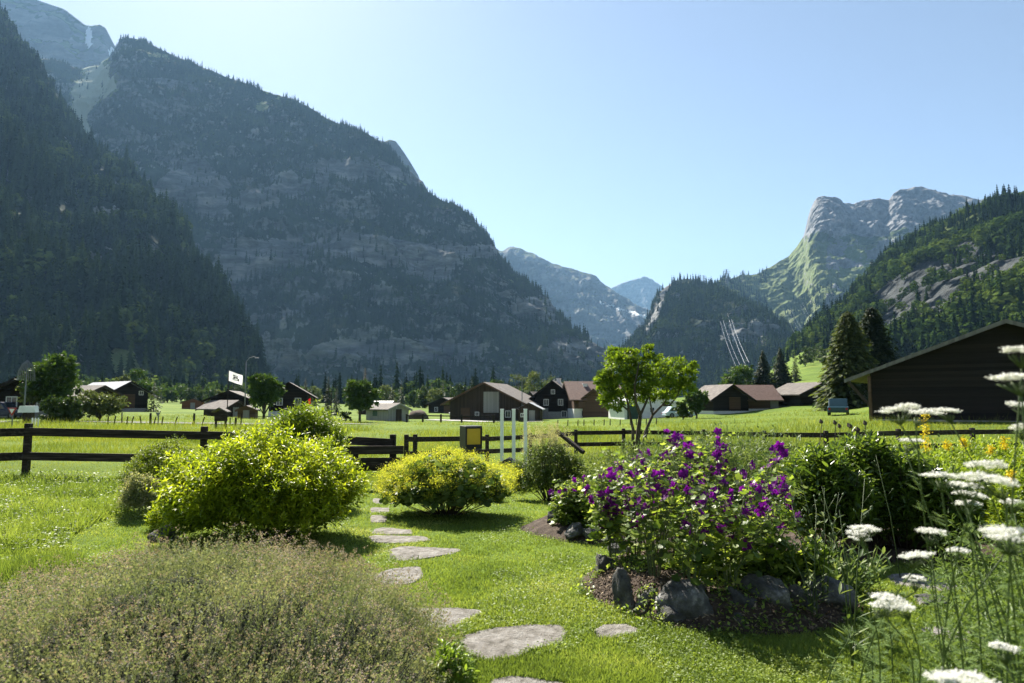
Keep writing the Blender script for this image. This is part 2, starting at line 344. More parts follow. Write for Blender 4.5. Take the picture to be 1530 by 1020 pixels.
def loft(name, sil, Yr, Yf, foot, mat, ns=260, ntt=130, amp=30, fs=1 / 160., steps=0, stepA=.8, rockthr=.55, prof=1.0, grassfn=None, rockfn=None, snowfn=None, back=.5, seed=1, ridge_amp=.25, gully=0, namp=1., craggy=8.):
    """silhouette pixels + ridge depth + foot depth -> real slope; foot: (u,v) list mapping"""
    u = np.linspace(sil[0][0], sil[-1][0], ns); vr = cres(sil, u); yr = cres(Yr, u); yf = cres(Yf, u)
    R = at(u, vr, yr); uf = u if foot[1] is None else cres(foot[1], u); Fo = at(uf, np.full(ns, float(foot[0])), yf); Fo[:, 2] -= 8
    tt = np.concatenate([np.linspace(0, 1, ntt), 1 + np.linspace(0, back, 26)[1:]])
    T = tt[:, None]; tc = np.minimum(T, 1)
    base = Fo[None] * (1 - T[..., None]) + R[None] * T[..., None]
    nn = noise(np.stack([np.broadcast_to(u[None] / 90., (len(tt), ns)), np.broadcast_to(T * 2, (len(tt), ns)), np.zeros((len(tt), ns))], -1), seed + 40)
    pt = tc ** prof + 0 * nn
    if steps:
        ph = 2 * PI * steps * (tc + .035 * nn); pt = pt + stepA * np.sin(ph) / (2 * PI * steps) * np.minimum(1, (1 - tc) * 8) * np.minimum(1, tc * 6)
    H = (R[:, 2] - Fo[:, 2])[None]
    z = Fo[:, 2][None] + H * pt; over = np.maximum(T - 1, 0); z = z - H * (over * 1.3 + 0 * nn)
    P = np.stack([base[..., 0] * np.ones_like(z), base[..., 1] * np.ones_like(z), z], -1)
    env = (np.minimum(1, (1 - tc) * 5) * (1 - ridge_amp) + ridge_amp) * np.minimum(1, tc * 8 + .1)
    d1 = fbm(P * fs, 6, .52, seed, True); d2 = fbm(P * fs * np.array([1, 1, .35]) * 2.1, 5, .55, seed + 9)
    d3_ = fbm(P / 38. * np.array([1, 1, .25]), 5, .6, seed + 19, True)
    P[..., 1] -= env * craggy * d3_; P[..., 2] += .35 * env * craggy * d3_
    P[..., 1] -= env * amp * (d1 + .6 * d2); P[..., 2] += env * amp * .5 * d2 * namp + env * amp * .25 * d1 * namp
    if gully: P[..., 1] += env * gully * np.abs(noise(np.stack([P[..., 0] / 130., P[..., 2] / 600., 0 * z], -1), seed + 77))
    du = np.gradient(P, axis=1); dv = np.gradient(P, axis=0); nrm = np.cross(du, dv); nrm /= np.linalg.norm(nrm, axis=-1, keepdims=True) + 1e-9
    nrm *= np.sign(nrm[..., 2:3] + 1e-9)
    nb = fbm(P / 110., 5, .55, seed + 5); U, V = proj(P)
    rk = sstep(rockthr + .1, rockthr - .1, nrm[..., 2] + .10 * nb)
    gr = np.zeros_like(rk); sn = np.zeros_like(rk)
    if rockfn is not None: rk = np.clip(rockfn(rk, U, V, nrm, nb, P), 0, 1)
    if grassfn is not None: gr = np.clip(grassfn(U, V, nrm, nb, P), 0, 1)
    if snowfn is not None: sn = np.clip(snowfn(U, V, nrm, nb, P), 0, 1)
    o = gridmesh(name, P, mat, None, {'rk': rk, 'gr': gr, 'sn': sn}); tag(o, kind='structure')
    return dict(P=P, n=nrm, rk=rk, gr=gr, U=U, V=V, nb=nb, nt=ntt)
def sample(M, n, dens, tmax=1.06):
    P = M['P']; k = int(M['nt'] * tmax); P = P[:k]; A = np.linalg.norm(np.cross(P[1:, :-1] - P[:-1, :-1], P[:-1, 1:] - P[:-1, :-1]), axis=-1)
    d = dens(M['rk'][:k], M['gr'][:k], M['U'][:k], M['V'][:k], M['nb'][:k])[:-1, :-1]; w_ = (A * np.clip(d, 0, 1)).ravel(); w_ /= w_.sum()
    c = rs.choice(len(w_), n, p=w_); i, j = np.unravel_index(c, A.shape); a, b = rs.rand(n, 1), rs.rand(n, 1)
    return (P[i, j] * (1 - a) + P[i, j + 1] * a) * (1 - b) + (P[i + 1, j] * (1 - a) + P[i + 1, j + 1] * a) * b
def conifer_tpl(whorls, br, seed, w=.17, core=True, two=True):
    r = np.random.RandomState(seed); V = []; T = []
    for i in range(whorls):
        f = i / (whorls - 1.); z0 = .06 + .9 * f; L_ = w * (1.05 - f) ** .8 * r.uniform(.8, 1.15) + .008
        a0 = r.uniform(0, 6.28)
        for k in range(br):
            a = a0 + 2 * PI * k / br + r.uniform(-.3, .3); l = L_ * r.uniform(.55, 1.25); o = len(V); wd = .55 * 2 * PI / br * l * 1.1
            c, s = math.cos(a), math.sin(a); dz = -l * r.uniform(.35, .75); hh = .9 / whorls
            V += [(0, 0, z0 + hh * .9), (c * l * .6 - s * wd, s * l * .6 + c * wd, z0 + dz * .5), (c * l, s * l, z0 + dz * r.uniform(.6, 1)), (c * l * .6 + s * wd, s * l * .6 - c * wd, z0 + dz * .5)]
            T += [(o, o + 1, o + 2), (o, o + 2, o + 3)] if two else [(o, o + 1, o + 3)]
    o = len(V); V += [(.006, 0, 1), (-.004, .005, .9), (-.004, -.005, .9)]; T += [(o, o + 1, o + 2)]
    if core:
        o = len(V); m = 5
        V += [(0, 0, .92)] + [(w * .55 * math.cos(2 * PI * k / m), w * .55 * math.sin(2 * PI * k / m), .1) for k in range(m)]; T += [(o, o + 1 + k, o + 1 + (k + 1) % m) for k in range(m)]
    return np.array(V), np.array(T)
def round_tpl(n, seed):
    r = np.random.RandomState(seed); V = []; T = []
    for k in range(n):   # loose leaf facets on a lumpy ball
        d = r.normal(size=3); d /= np.linalg.norm(d); rad = .36 * (1 + .25 * math.sin(5 * d[0] + seed) * math.cos(4 * d[1])) * r.uniform(.75, 1.05)
        p = d * rad * np.array([1, 1, 1.15]) + np.array([0, 0, .55]); a = r.normal(size=3); a -= a.dot(d) * .6 * d; a /= np.linalg.norm(a); b = np.cross(d, a); s = r.uniform(.06, .12)
        o = len(V); V += [p - a * s, p + b * s * .8, p + a * s, p - b * s * .8]; T += [(o, o + 1, o + 2), (o, o + 2, o + 3)]
    return np.array(V), np.array(T)
CON_LO = [conifer_tpl(6, 5, s, .19, True, False) for s in range(5)]
CON_MID = [conifer_tpl(11, 6, s + 20, .18) for s in range(6)]
CON_HI = [conifer_tpl(22, 9, s + 40, .17) for s in range(4)]
RND_LO = [round_tpl(34, s) for s in range(4)]
RND_MID = [round_tpl(110, s + 9) for s in range(5)]
def forest(name, label_mat, P, h, con, rnd_t, frac):
    """one mass of trees standing at P with heights h; frac of them broadleaf"""
    acc = Acc(); n = len(P); kind = rs.rand(n) < frac * (1 + 1.6 * noise(P / 120., 44)); h = h * (1 + .35 * noise(P / 70., 45)); ang = rs.uniform(0, 6.28, n); P = P - np.array([0, 0, .8])
    for fl, tpls in ((False, con), (True, rnd_t)):
        idx = np.where(kind == fl)[0]; ty = rs.randint(0, len(tpls), len(idx))
        for q, (tv, tf) in enumerate(tpls):
            I = idx[ty == q]
            if not len(I): continue
            c, s = np.cos(ang[I]), np.sin(ang[I]); z = 0 * c; R = np.stack([np.stack([c, -s, z], 1), np.stack([s, c, z], 1), np.stack([z, z, z + 1], 1)], 1)
            sc = np.stack([h[I] * rs.uniform(.8, 1.3, len(I))] * 2 + [h[I]], 1)
            if fl: sc = sc * np.array([.75, .75, .65])
            V, T = scat(tv, tf, P[I], R, sc)
            acc.add(V, T, np.repeat(np.clip(rs.rand(len(I)) * .4 + (.5 if fl else 0) + .28 * noise(P[I] / 90., 12) + .1, 0, 1), len(tv)))
    o = acc.build(name, label_mat); tag(o, kind='stuff'); return o
M_tree_far = leafmat('forest_foliage', [(.011, .022, .010), (.02, .037, .014), (.032, .052, .018), (.045, .07, .02), (.065, .095, .026)], .15, .95, 0.)

M_tree_near = leafmat('near_slope_foliage', [(.008, .018, .008), (.015, .03, .011), (.026, .048, .014), (.045, .08, .018), (.085, .125, .028)], .3, .95, 0.)
M_rockforest2 = mountmat('right_slope_ground', [(.02, .024, .026), (.055, .062, .063), (.11, .118, .115)], [(.012, .022, .01), (.025, .042, .016), (.045, .07, .022)], [(.06, .09, .025), (.1, .13, .04), (.15, .17, .07)])
M_mainmount = mountmat('main_mountain_ground', [(.035, .038, .04), (.13, .135, .132), (.33, .325, .305)], [(.010, .019, .009), (.02, .034, .014), (.045, .065, .022)], [(.11, .15, .045), (.17, .2, .07), (.24, .25, .12)], snowcol=(.42, .44, .32), bdist=9.)
m1 = loft('far_left_peak', [(-300, -140), (-60, -70), (0, -20), (60, 0), (100, 18), (130, 40), (138, 40), (150, 38), (160, 44), (168, 60), (176, 76), (200, 120), (260, 160)], [(-300, 3300), (260, 3300)], [(-300, 2700), (260, 2700)], (330, None), M_far, 220, 110, 60, 1 / 300., steps=6, seed=3,
          grassfn=lambda U, V, n, nb, P: sstep(.55, .75, n[..., 2] + .2 * nb) * .8, snowfn=lambda U, V, n, nb, P: ((np.hypot((U - 133) / 5, (V - 55) / 16) < 1) | (np.hypot((U - 168) / 6, (V - 78) / 7) < 1)) * .95)
SIL3 = [(-60, 90), (20, 90), (80, 92), (120, 104), (150, 98), (165, 84), (178, 66), (188, 57), (205, 60), (218, 62), (235, 72), (250, 80), (300, 101), (340, 116), (400, 137), (430, 146), (450, 155), (480, 172), (500, 183), (520, 190), (550, 203), (575, 215), (590, 232), (605, 250), (622, 266), (632, 272), (640, 288), (660, 300), (680, 306), (690, 313), (705, 328), (720, 345), (735, 362), (745, 380), (760, 398), (770, 410), (790, 425), (820, 448), (835, 468), (850, 488), (875, 505), (900, 522), (925, 545), (950, 575), (965, 600)]
def g3(U, V, n, nb, P):
    c = np.interp(V, [80, 130, 180, 240, 330], [150, 140, 112, 108, 140]); wd = np.interp(V, [80, 130, 170, 200, 215, 240, 330], [16, 34, 14, 26, 24, 14, 5])
    return sstep(1.5, .4, np.abs(U - c) / wd + .5 * nb) * (V < 340) + .9 * sstep(1.3, .7, np.hypot((U - 392) / 12, (V - 160) / 8) + .4 * nb) + .55 * sstep(.12, .4, -nb) * sstep(75, 20, V - np.interp(U, [p_[0] for p_ in SIL3], [p_[1] for p_ in SIL3]))
def r3(rk, U, V, n, nb, P):
    b = 0
    for u0, v0, du, dv, k in ((600, 375, 150, 15, .75), (380, 378, 90, 30, .6), (540, 262, 170, 22, .35), (640, 395, 60, 24, .35), (640, 520, 80, 18, .6), (500, 535, 150, 17, .5), (290, 275, 60, 35, .55), (420, 470, 90, 14, .3), (800, 470, 60, 20, .45), (400, 285, 60, 18, .4), (250, 130, 60, 10, .3), (870, 530, 60, 20, .45)):
        b = np.maximum(b, k * np.exp(-((U - u0) / du) ** 2 - ((V - v0 - 9 * np.sin(U / 47.) - 14 * nb) / (dv * (1.15 + .5 * nb))) ** 2))
    q = np.clip(b * (1.25 + 1.3 * nb) + .10, 0, 1); return rk * .55 + sstep(.28, .5, q)
m3 = loft('main_mountain', SIL3, [(-60, 2600), (190, 2300), (500, 2050), (750, 1800), (965, 1500)], [(-60, 1150), (500, 1150), (965, 1250)], (606, None), M_mainmount, 460, 260, 46, 1 / 190., steps=7, stepA=.85, rockthr=.42, grassfn=g3, rockfn=r3, craggy=14., snowfn=lambda U, V, n, nb, P: sstep(1.2, .5, np.abs(U - np.interp(V, [80, 130, 180, 240, 330], [148, 138, 114, 110, 140])) / np.interp(V, [80, 130, 170, 200, 215, 240, 330], [16, 30, 12, 24, 24, 15, 4]) + .7 * nb) * (V < 335), seed=11, prof=1.05)
m3b = loft('back_knob', [(560, 240), (572, 214), (582, 209), (592, 212), (602, 225), (612, 240), (625, 262), (640, 300)], [(560, 2900), (640, 2900)], [(560, 2500), (640, 2500)], (400, None), M_far, 60, 60, 20, 1 / 150., seed=21)
SIL2 = [(-420, -240), (-200, -120), (-60, -20), (0, 20), (20, 45), (45, 78), (62, 96), (80, 130), (95, 160), (110, 190), (140, 222), (170, 245), (200, 265), (225, 290), (245, 312), (262, 328), (280, 358), (294, 382), (325, 430), (353, 470), (372, 505), (386, 538), (400, 570), (420, 600)]
m2 = loft('left_forest_slope', SIL2, [(-420, 1700), (0, 1500), (200, 1150), (420, 640)], [(-420, 430), (200, 470), (420, 620)], (600, None), M_rockforest, 330, 200, 30, 1 / 120., steps=5, stepA=.6, rockthr=.4, seed=31, prof=1.1,
          rockfn=lambda rk, U, V, n, nb, P: rk * .5 + .5 * np.exp(-((U - 200) / 40) ** 2 - ((V - 300) / 30) ** 2) * (1 + nb), grassfn=lambda U, V, n, nb, P: .9 * sstep(1.3, .7, np.hypot((U - 185) / 22, (V - 543) / 22 - (U - 185) / 60) + .4 * nb))
m4 = loft('distant_ridge', [(640, 330), (700, 345), (735, 364), (745, 374), (752, 376), (762, 369), (772, 370), (785, 376), (800, 383), (830, 396), (850, 401), (870, 408), (890, 415), (910, 431), (925, 440), (940, 447), (958, 458), (975, 464), (1000, 500), (1030, 540)], [(640, 5200), (1030, 4800)], [(640, 3200), (1030, 3600)], (590, None), M_far, 240, 130, 120, 1 / 520., steps=4, rockthr=.72, seed=41, gully=170, craggy=55.,
          rockfn=lambda rk, U, V, n, nb, P: .35 + rk * .6 + .5 * nb, grassfn=lambda U, V, n, nb, P: sstep(440, 520, V + 60 * nb) * .6, snowfn=lambda U, V, n, nb, P: .62 * sstep(1.1, .5, np.abs(V - (440 + (U - 860) * .32)) / 5 + 1.2 * np.abs(nb)) * (U > 895) * (U < 985))
m5 = loft('distant_peak', [(895, 450), (915, 429), (935, 422), (950, 417), (963, 413), (972, 417), (990, 429), (1010, 452), (1040, 480)], [(895, 8600), (1040, 8600)], [(895, 7600), (1040, 7600)], (560, None), M_far, 90, 70, 90, 1 / 500., seed=51, rockthr=.8, gully=150, craggy=70., rockfn=lambda rk, U, V, n, nb, P: .75 + .3 * nb)
SIL6 = [(905, 560), (925, 530), (945, 505), (962, 487), (972, 462), (980, 442), (995, 428), (1010, 418), (1025, 416), (1035, 419), (1048, 426), (1060, 430), (1075, 434), (1095, 440), (1120, 452), (1140, 462), (1165, 480), (1185, 498), (1205, 530), (1215, 570), (1225, 600)]
m6 = loft('middle_wooded_hill', SIL6, [(905, 1600), (1020, 2000), (1225, 1500)], [(905, 1300), (1225, 1100)], (604, None), M_rockforest, 240, 150, 34, 1 / 150., steps=4, stepA=.7, rockthr=.42, seed=61, rockfn=lambda rk, U, V, n, nb, P: rk * .6 + .55 * np.exp(-((U - 1110) / 60) ** 2 - ((V - 500) / 30) ** 2) * (1 + nb) + .9 * np.exp(-((U - (975 - (V - 480) * .4)) / 7) ** 2) * (V < 500))
SIL7 = [(1040, 440), (1060, 428), (1080, 417), (1100, 414), (1130, 410), (1150, 402), (1180, 382), (1192, 368), (1202, 352), (1206, 330), (1210, 312), (1218, 298), (1226, 292), (1240, 290), (1252, 295), (1262, 303), (1275, 305), (1290, 301), (1310, 299), (1325, 302), (1332, 292), (1345, 283), (1365, 281), (1400, 282), (1430, 288), (1450, 293), (1480, 299), (1530, 310), (1650, 350)]
def g7(U, V, n, nb, P): return sstep(.2, .7, sstep(348, 375, V + 8 * nb) + .45 * nb + .1)
def r7(rk, U, V, n, nb, P):
    edge = np.interp(U, [1200, 1230, 1300, 1350, 1420, 1530], [352, 350, 356, 340, 345, 370]) + 14 * nb
    return np.maximum(rk * .4, sstep(6, -6, V - edge)) * (U > 1190) + .7 * (U > 1235) * sstep(.0, .35, nb + .35 * np.exp(-((U - 1290) / 90) ** 2 - ((V - 375) / 30) ** 2)) + .3 * (U > 1380) * sstep(.1, .5, nb)
m7 = loft('cliff_mountain', SIL7, [(1040, 2500), (1180, 3000), (1650, 3300)], [(1040, 1700), (1650, 1700)], (590, None), M_alp, 420, 240, 60, 1 / 200., seed=71, prof=1.25, ridge_amp=.45, craggy=18., grassfn=g7, rockfn=r7, gully=60)
# cable of ridge profile is concave: cliffs stand at the top
SIL8 = [(1150, 590), (1175, 545), (1195, 520), (1220, 495), (1240, 478), (1260, 452), (1280, 432), (1300, 412), (1320, 388), (1345, 368), (1370, 356), (1385, 345), (1400, 340), (1420, 330), (1440, 322), (1465, 312), (1490, 305), (1530, 298), (1600, 280), (1800, 230), (2100, 180)]
def r8(rk, U, V, n, nb, P):
    b = 0
    for u0, v0, du, dv, k in ((1365, 440, 55, 24, 1.1), (1480, 403, 55, 22, 1.), (1390, 405, 30, 14, .6), (1440, 375, 20, 25, .5), (1310, 520, 20, 14, .5), (1330, 480, 20, 25, .3)):
        b = b + k * np.exp(-((U - u0) / du) ** 2 - ((V - v0) / dv) ** 2)
    q = b * (1.5 + 1.3 * nb); return rk * .6 + sstep(.3, .5, q)
m8 = loft('right_forest_slope', SIL8, [(1150, 700), (1320, 1000), (1530, 1000), (2100, 900)], [(1150, 520), (1530, 330), (2100, 300)], (560, None), M_rockforest2, 330, 200, 24, 1 / 110., steps=4, stepA=.6, rockthr=.42, seed=81, rockfn=r8,
          craggy=12., grassfn=lambda U, V, n, nb, P: .8 * sstep(1.2, .5, np.hypot((U - 1245) / 40, (V - 540) / 40) + .3 * nb) + .75 * sstep(.1, .4, nb) )
def hts(P, lo, hi): return rs.uniform(lo, hi, len(P)) * (1 + .2 * rs.randn(len(P))).clip(.6, 1.4)
if FOREST:
    d3 = lambda rk, gr, U, V, nb: (1 - .93 * sstep(.3, .6, rk)) * (1 - .97 * sstep(.25, .5, gr)) * (U > -80) * (.12 + .88 * sstep(-.28, .0, nb + .1))
    P = sample(m3, int(44000 * FOREST), d3); forest('mountain_forest', M_tree_far, P, hts(P, 9, 20), CON_LO, RND_LO, .12)
    P = sample(m2, int(9500 * FOREST), lambda rk, gr, U, V, nb: (1 - .85 * sstep(.4, .7, rk)) * (1 - .95 * sstep(.25, .5, gr)) * (U > -150) * (.12 + .88 * sstep(-.25, .05, nb + .08)), 1.04)
    forest('left_forest', M_tree_far, P, hts(P, 17, 31), CON_MID, RND_MID, .14)
    P = sample(m6, int(5000 * FOREST), d3); forest('hill_forest', M_tree_far, P, hts(P, 15, 24), CON_LO, RND_LO, .2)
    P = sample(m7, int(6000 * FOREST), lambda rk, gr, U, V, nb: (V > 405) * np.clip(sstep(-.1, .3, nb + .5 * np.exp(-((U - 1100) / 50) ** 2) + .7 * sstep(440, 520, V) - .9 * np.exp(-((U - 1165) / 14) ** 2)), .02, 1)); forest('alp_forest', M_tree_far, P, hts(P, 14, 24), CON_LO, RND_LO, .2)
    P = sample(m8, int(5200 * FOREST), lambda rk, gr, U, V, nb: (1 - .93 * sstep(.35, .6, rk)) * (1 - .75 * sstep(.3, .5, gr)) * (.3 + .7 * sstep(-.25, .05, nb)) * (U < 1620), 1.03)
    forest('right_forest', M_tree_near, P, hts(P, 11, 22), CON_MID, RND_MID, .42)

    M_valley = leafmat('valley_wood_foliage', [(.010, .022, .010), (.018, .036, .012), (.04, .07, .02), (.07, .115, .03), (.12, .17, .05)], .35, .9, 0.)
    n = 900; Yv = rs.uniform(290, 430, n); uv = rs.uniform(60, 915, n); kv = noise(np.stack([uv / 40., Yv / 60., 0 * uv], 1), 88) > -.35; Yv, uv = Yv[kv], uv[kv]; xv = (uv - 765) / F * Yv
    forest('valley_wood', M_valley, np.stack([xv, Yv, ground(xv, Yv)], 1), rs.uniform(7, 13, len(xv)) * np.where(rs.rand(len(xv)) < .12, 1.35, 1), CON_MID, RND_MID, .72)
# ------------------------------------------------------------------ shared materials
M_oldwood = plankmat('old_dark_boards', (.025, .019, .015), (.075, .056, .043), .2)
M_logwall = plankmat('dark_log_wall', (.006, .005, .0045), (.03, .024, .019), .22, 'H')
M_brown = plankmat('brown_boards', (.07, .042, .028), (.14, .088, .056), .2, 'H')
M_greywood = plankmat('grey_boards', (.22, .22, .21), (.36, .35, .33), .22)
M_fence = noisemat('weathered_rail', [(.008, .007, .006), (.03, .024, .02), (.085, .07, .06)], 1.6, .85, .6, 8, (1, 14, 14), spec=.15)
M_shingle = noisemat('shingle_roof', [(.07, .062, .055), (.12, .105, .092), (.18, .16, .14)], 2., .85, .5, 9, (1, 1, 1))
M_tile = noisemat('brown_tile_roof', [(.10, .06, .048), (.14, .088, .07), (.18, .115, .092)], 3., .8, .5, 12)
M_paleroof = noisemat('pale_sheet_roof', [(.34, .35, .36), (.46, .47, .48)], 1.5, .5, .1)
M_white = noisemat('white_plaster', [(.66, .66, .64), (.8, .8, .78)], 2., .9, .1)
M_stonebase = noisemat('stone_base', [(.28, .27, .25), (.42, .41, .38)], 4., .9, .4)
M_glass = glassmat('window_glass'); M_frame = plain('white_window_frame', (.75, .75, .72)); M_dark = plain('dark_paint', (.02, .022, .026), .4)
M_black = plain('black_rubber', (.012, .012, .012), .7); M_steel = plain('galvanised_steel', (.16, .17, .18), .6)
M_whitep = plain('white_post_paint', (.78, .8, .82), .5); M_bark = noisemat('bark', [(.03, .024, .018), (.07, .055, .042), (.12, .1, .08)], 9., .95, .8, 20, (1, 1, .3))
M_green_shut = plain('green_paint', (.03, .07, .045), .6)

def roofslab(mb, W, L, eave, ridge, ov, ovl, th, side, off=0):
    """one roof plane; side +1 right, -1 left"""
    p = (ridge - eave) / (W / 2); n = 1; x1 = side * (W / 2 + ov); z1 = eave - ov * p
    v = []
    for y in (-L / 2 - ovl, L / 2 + ovl): v += [(0 + off, y, ridge + .02), (x1, y, z1 + .02), (x1, y, z1 + .02 + th), (0 + off, y, ridge + .02 + th)]
    q = [(0, 1, 2, 3), (7, 6, 5, 4), (0, 4, 5, 1), (1, 5, 6, 2), (2, 6, 7, 3), (3, 7, 4, 0)]
    mb.add(v, q)
def building(u, Y, yaw, W, L_, eave, ridge, name, label, cat, wall, roof, base=None, openings=(), ov=.7, ovl=.8, th=.16, chim=None, z=None, fascia=None, x=None):
    X = float(at(u, 600, Y)[0]) if x is None else x; z0 = (gz(X, Y) if z is None else z) - .25
    t = empty(name, (X, Y, z0), math.radians(yaw), label, cat)
    bh = base[0] if base else 0
    MB().prism([(-W / 2, bh), (W / 2, bh), (W / 2, eave), (0, ridge), (-W / 2, eave)], -L_ / 2, L_ / 2).build('wall', wall, t)
    if base: MB().box((-W / 2 - .05, -L_ / 2 - .05, -.6), (W / 2 + .05, L_ / 2 + .05, bh)).build('base', base[1], t)
    else: MB().box((-W / 2 + .03, -L_ / 2 + .03, -.6), (W / 2 - .03, L_ / 2 - .03, 0)).build('base', M_stonebase, t)
    rb = MB(); roofslab(rb, W, L_, eave, ridge, ov, ovl, th, 1); roofslab(rb, W, L_, eave, ridge, ov, ovl, th, -1)
    ro = rb.build('roof', roof, t)
    p = (ridge - eave) / (W / 2)
    for y in (-L_ / 2 - ovl - .04, L_ / 2 + ovl + .04):
        zt_, ze_, xe_ = ridge + th * .9, eave - ov * p + th * .9, W / 2 + ov
        MB().prism([(-xe_, ze_ - th - .1), (-xe_, ze_), (0, zt_ + .03), (xe_, ze_), (xe_, ze_ - th - .1), (0, zt_ - th - .1)], y - .025, y + .025).build('barge_board', fascia or wall, t)
    for q in (chim or []):
        MB().box((q[0] - .35, q[1] - .35, eave), (q[0] + .35, q[1] + .35, ridge + q[2])).box((q[0] - .42, q[1] - .42, ridge + q[2] + .02), (q[0] + .42, q[1] + .42, ridge + q[2] + .14)).build('chimney', M_white, ro)
    for o in openings:
        f, cx, cz, ww, hh, kind = o; d = .06
        def place(mb, c, w_, h_, dep, pr):
            if f == 'front': mb.box((c[0] - w_ / 2, -L_ / 2 - pr, c[1] - h_ / 2), (c[0] + w_ / 2, -L_ / 2 - pr + dep, c[1] + h_ / 2))
            elif f == 'right': mb.box((W / 2 + pr - dep, c[0] - w_ / 2, c[1] - h_ / 2), (W / 2 + pr, c[0] + w_ / 2, c[1] + h_ / 2))
            else: mb.box((-W / 2 - pr, c[0] - w_ / 2, c[1] - h_ / 2), (-W / 2 - pr + dep, c[0] + w_ / 2, c[1] + h_ / 2))
        pr = .08 + (.06 if base and cz < bh else 0)
        if kind == 'window':
            fm = MB(); b = .09
            place(fm, (cx, cz + hh / 2 - b / 2), ww, b, .14, pr + .02); place(fm, (cx, cz - hh / 2 + b / 2), ww, b, .14, pr + .02)
            for s_ in (-1, 0, 1): place(fm, (cx + s_ * (ww / 2 - b / 2), cz), b * (.6 if s_ == 0 else 1), hh - 2 * b, .14, pr + .02)
            wo = fm.build('window', M_frame, t); g_ = MB(); place(g_, (cx, cz), ww - .05, hh - .05, .06, pr - .03); g_.build('pane', M_glass, wo)
        elif kind == 'door':
            m_ = MB(); place(m_, (cx, cz), ww, hh, .12, pr); m_.build('door', M_greywood if wall is not M_greywood else M_oldwood, t)
        elif kind == 'gate':
            m_ = MB(); place(m_, (cx, cz), ww, hh, .12, pr); m_.build('door', M_brown, t)
        elif kind == 'balcony':
            m_ = MB(); place(m_, (cx, cz), ww, hh, .9, .9); m_.build('balcony', M_brown, t)
        elif kind == 'shutter':
            m_ = MB(); place(m_, (cx, cz), ww, hh, .1, pr); m_.build('shutter', M_green_shut, t)
    return t
wn = lambda f, x, z, w_=.9, h=1.1: (f, x, z, w_, h, 'window')
# big barn on the right
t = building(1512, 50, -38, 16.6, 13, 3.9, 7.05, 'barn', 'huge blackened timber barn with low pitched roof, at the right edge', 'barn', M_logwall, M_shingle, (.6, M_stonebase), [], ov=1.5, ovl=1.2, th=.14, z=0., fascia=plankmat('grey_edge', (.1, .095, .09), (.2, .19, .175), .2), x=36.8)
t.location.y = 50.1
for y in (-7.3, 7.2): MB().bar((-8.25, y, 1.6), (-9.6, y, 3.3), .18, .2).build('brace', M_oldwood, t)
MB().bar((-8.2, -7.4, -.4), (-8.2, -7.4, 3.7), .2, .2).build('corner_post', M_brown, t)
# central barn
t = building(741, 118, -14, 12.2, 13, 3.5, 6.5, 'barn', 'broad brown board barn with a shallow gable in the middle of the valley', 'barn', M_oldwood, M_shingle, (.5, M_stonebase), [('front', 1, 3.4, 2.6, 3.4, 'door'), ('front', -3.4, 1.5, 1.6, 2., 'gate'), wn('front', 3.8, 1.5), wn('front', -1.4, 1.5, .7, .7), ('right', 1, 1.6, 2.4, 2.2, 'gate')], ov=1.2, ovl=1.3, fascia=M_brown)
building(793, 104, -8, 3.2, 4, 2.1, 2.9, 'hut', 'little dark hut with a pale green grey roof beside the white poles', 'hut', M_oldwood, M_paleroof, None, [('front', .4, 1., .9, 1.8, 'door'), wn('front', -1, 1.2, .6, .6)], ov=.4, ovl=.4)
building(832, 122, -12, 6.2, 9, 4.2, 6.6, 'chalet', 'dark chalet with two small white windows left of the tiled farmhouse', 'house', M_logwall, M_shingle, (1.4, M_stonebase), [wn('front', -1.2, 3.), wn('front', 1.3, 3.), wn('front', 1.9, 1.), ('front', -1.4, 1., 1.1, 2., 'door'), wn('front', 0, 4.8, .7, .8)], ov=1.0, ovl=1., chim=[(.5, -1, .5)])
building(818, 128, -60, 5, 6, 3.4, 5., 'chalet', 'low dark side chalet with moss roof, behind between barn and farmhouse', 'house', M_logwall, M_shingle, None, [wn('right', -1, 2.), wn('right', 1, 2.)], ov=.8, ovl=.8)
building(884, 116, -84, 8, 7.6, 3.7, 6.1, 'farmhouse', 'farmhouse with red brown tiled roof, wooden upper floor and white ground floor', 'house', M_brown, M_tile, (1.7, M_white), [wn('right', -2.2, .95), wn('right', .2, .95), wn('right', 2.4, .95, 1.2), ('right', 0, 2.35, 6.6, .9, 'balcony'), wn('right', -1.6, 3.1), wn('right', 1.6, 3.1), wn('left', 0, 3)], ov=1.2, ovl=.9, chim=[(1.2, -1.4, -.4), (-.5, 2, .3)])
building(958, 100, 8, 7.6, 8, 2.5, 3.7, 'house', 'white plastered house with grey green roof behind the lime green tree', 'house', M_white, M_paleroof, None, [wn('front', 3, 1.2), ('front', -2.6, 1.1, 1.6, 2.1, 'shutter'), wn('front', .2, 1.5, .8, .8)], ov=.6, ovl=.5)
building(905, 112, -40, 5, 6, 3, 4.6, 'stable', 'low brown stable joined beside the white plastered house', 'stable', M_brown, M_shingle, None, [('front', 0, 1.1, 2, 2.1, 'gate')], ov=.8, ovl=.6)
t = building(1124, 104, -88, 5.6, 5.4, 2.3, 4.0, 'barn', 'brown barn with plain brown roof plane, left of the two barns below the wooded hill', 'barn', M_brown, M_tile, (.6, M_white), [('right', 2.2, 1.2, 1.2, 1.9, 'door'), ('front', 0, 1.6, 1.6, 1.6, 'gate')], ov=1.0, ovl=.5)
building(1074, 103, 12, 5.6, 7, 2.6, 4.4, 'barn', 'black timber barn with white footing beside the brown roofed barn', 'barn', M_logwall, M_shingle, (.7, M_white), [('front', .6, 1.8, 1.8, 1.8, 'gate')], ov=.8, ovl=.8)
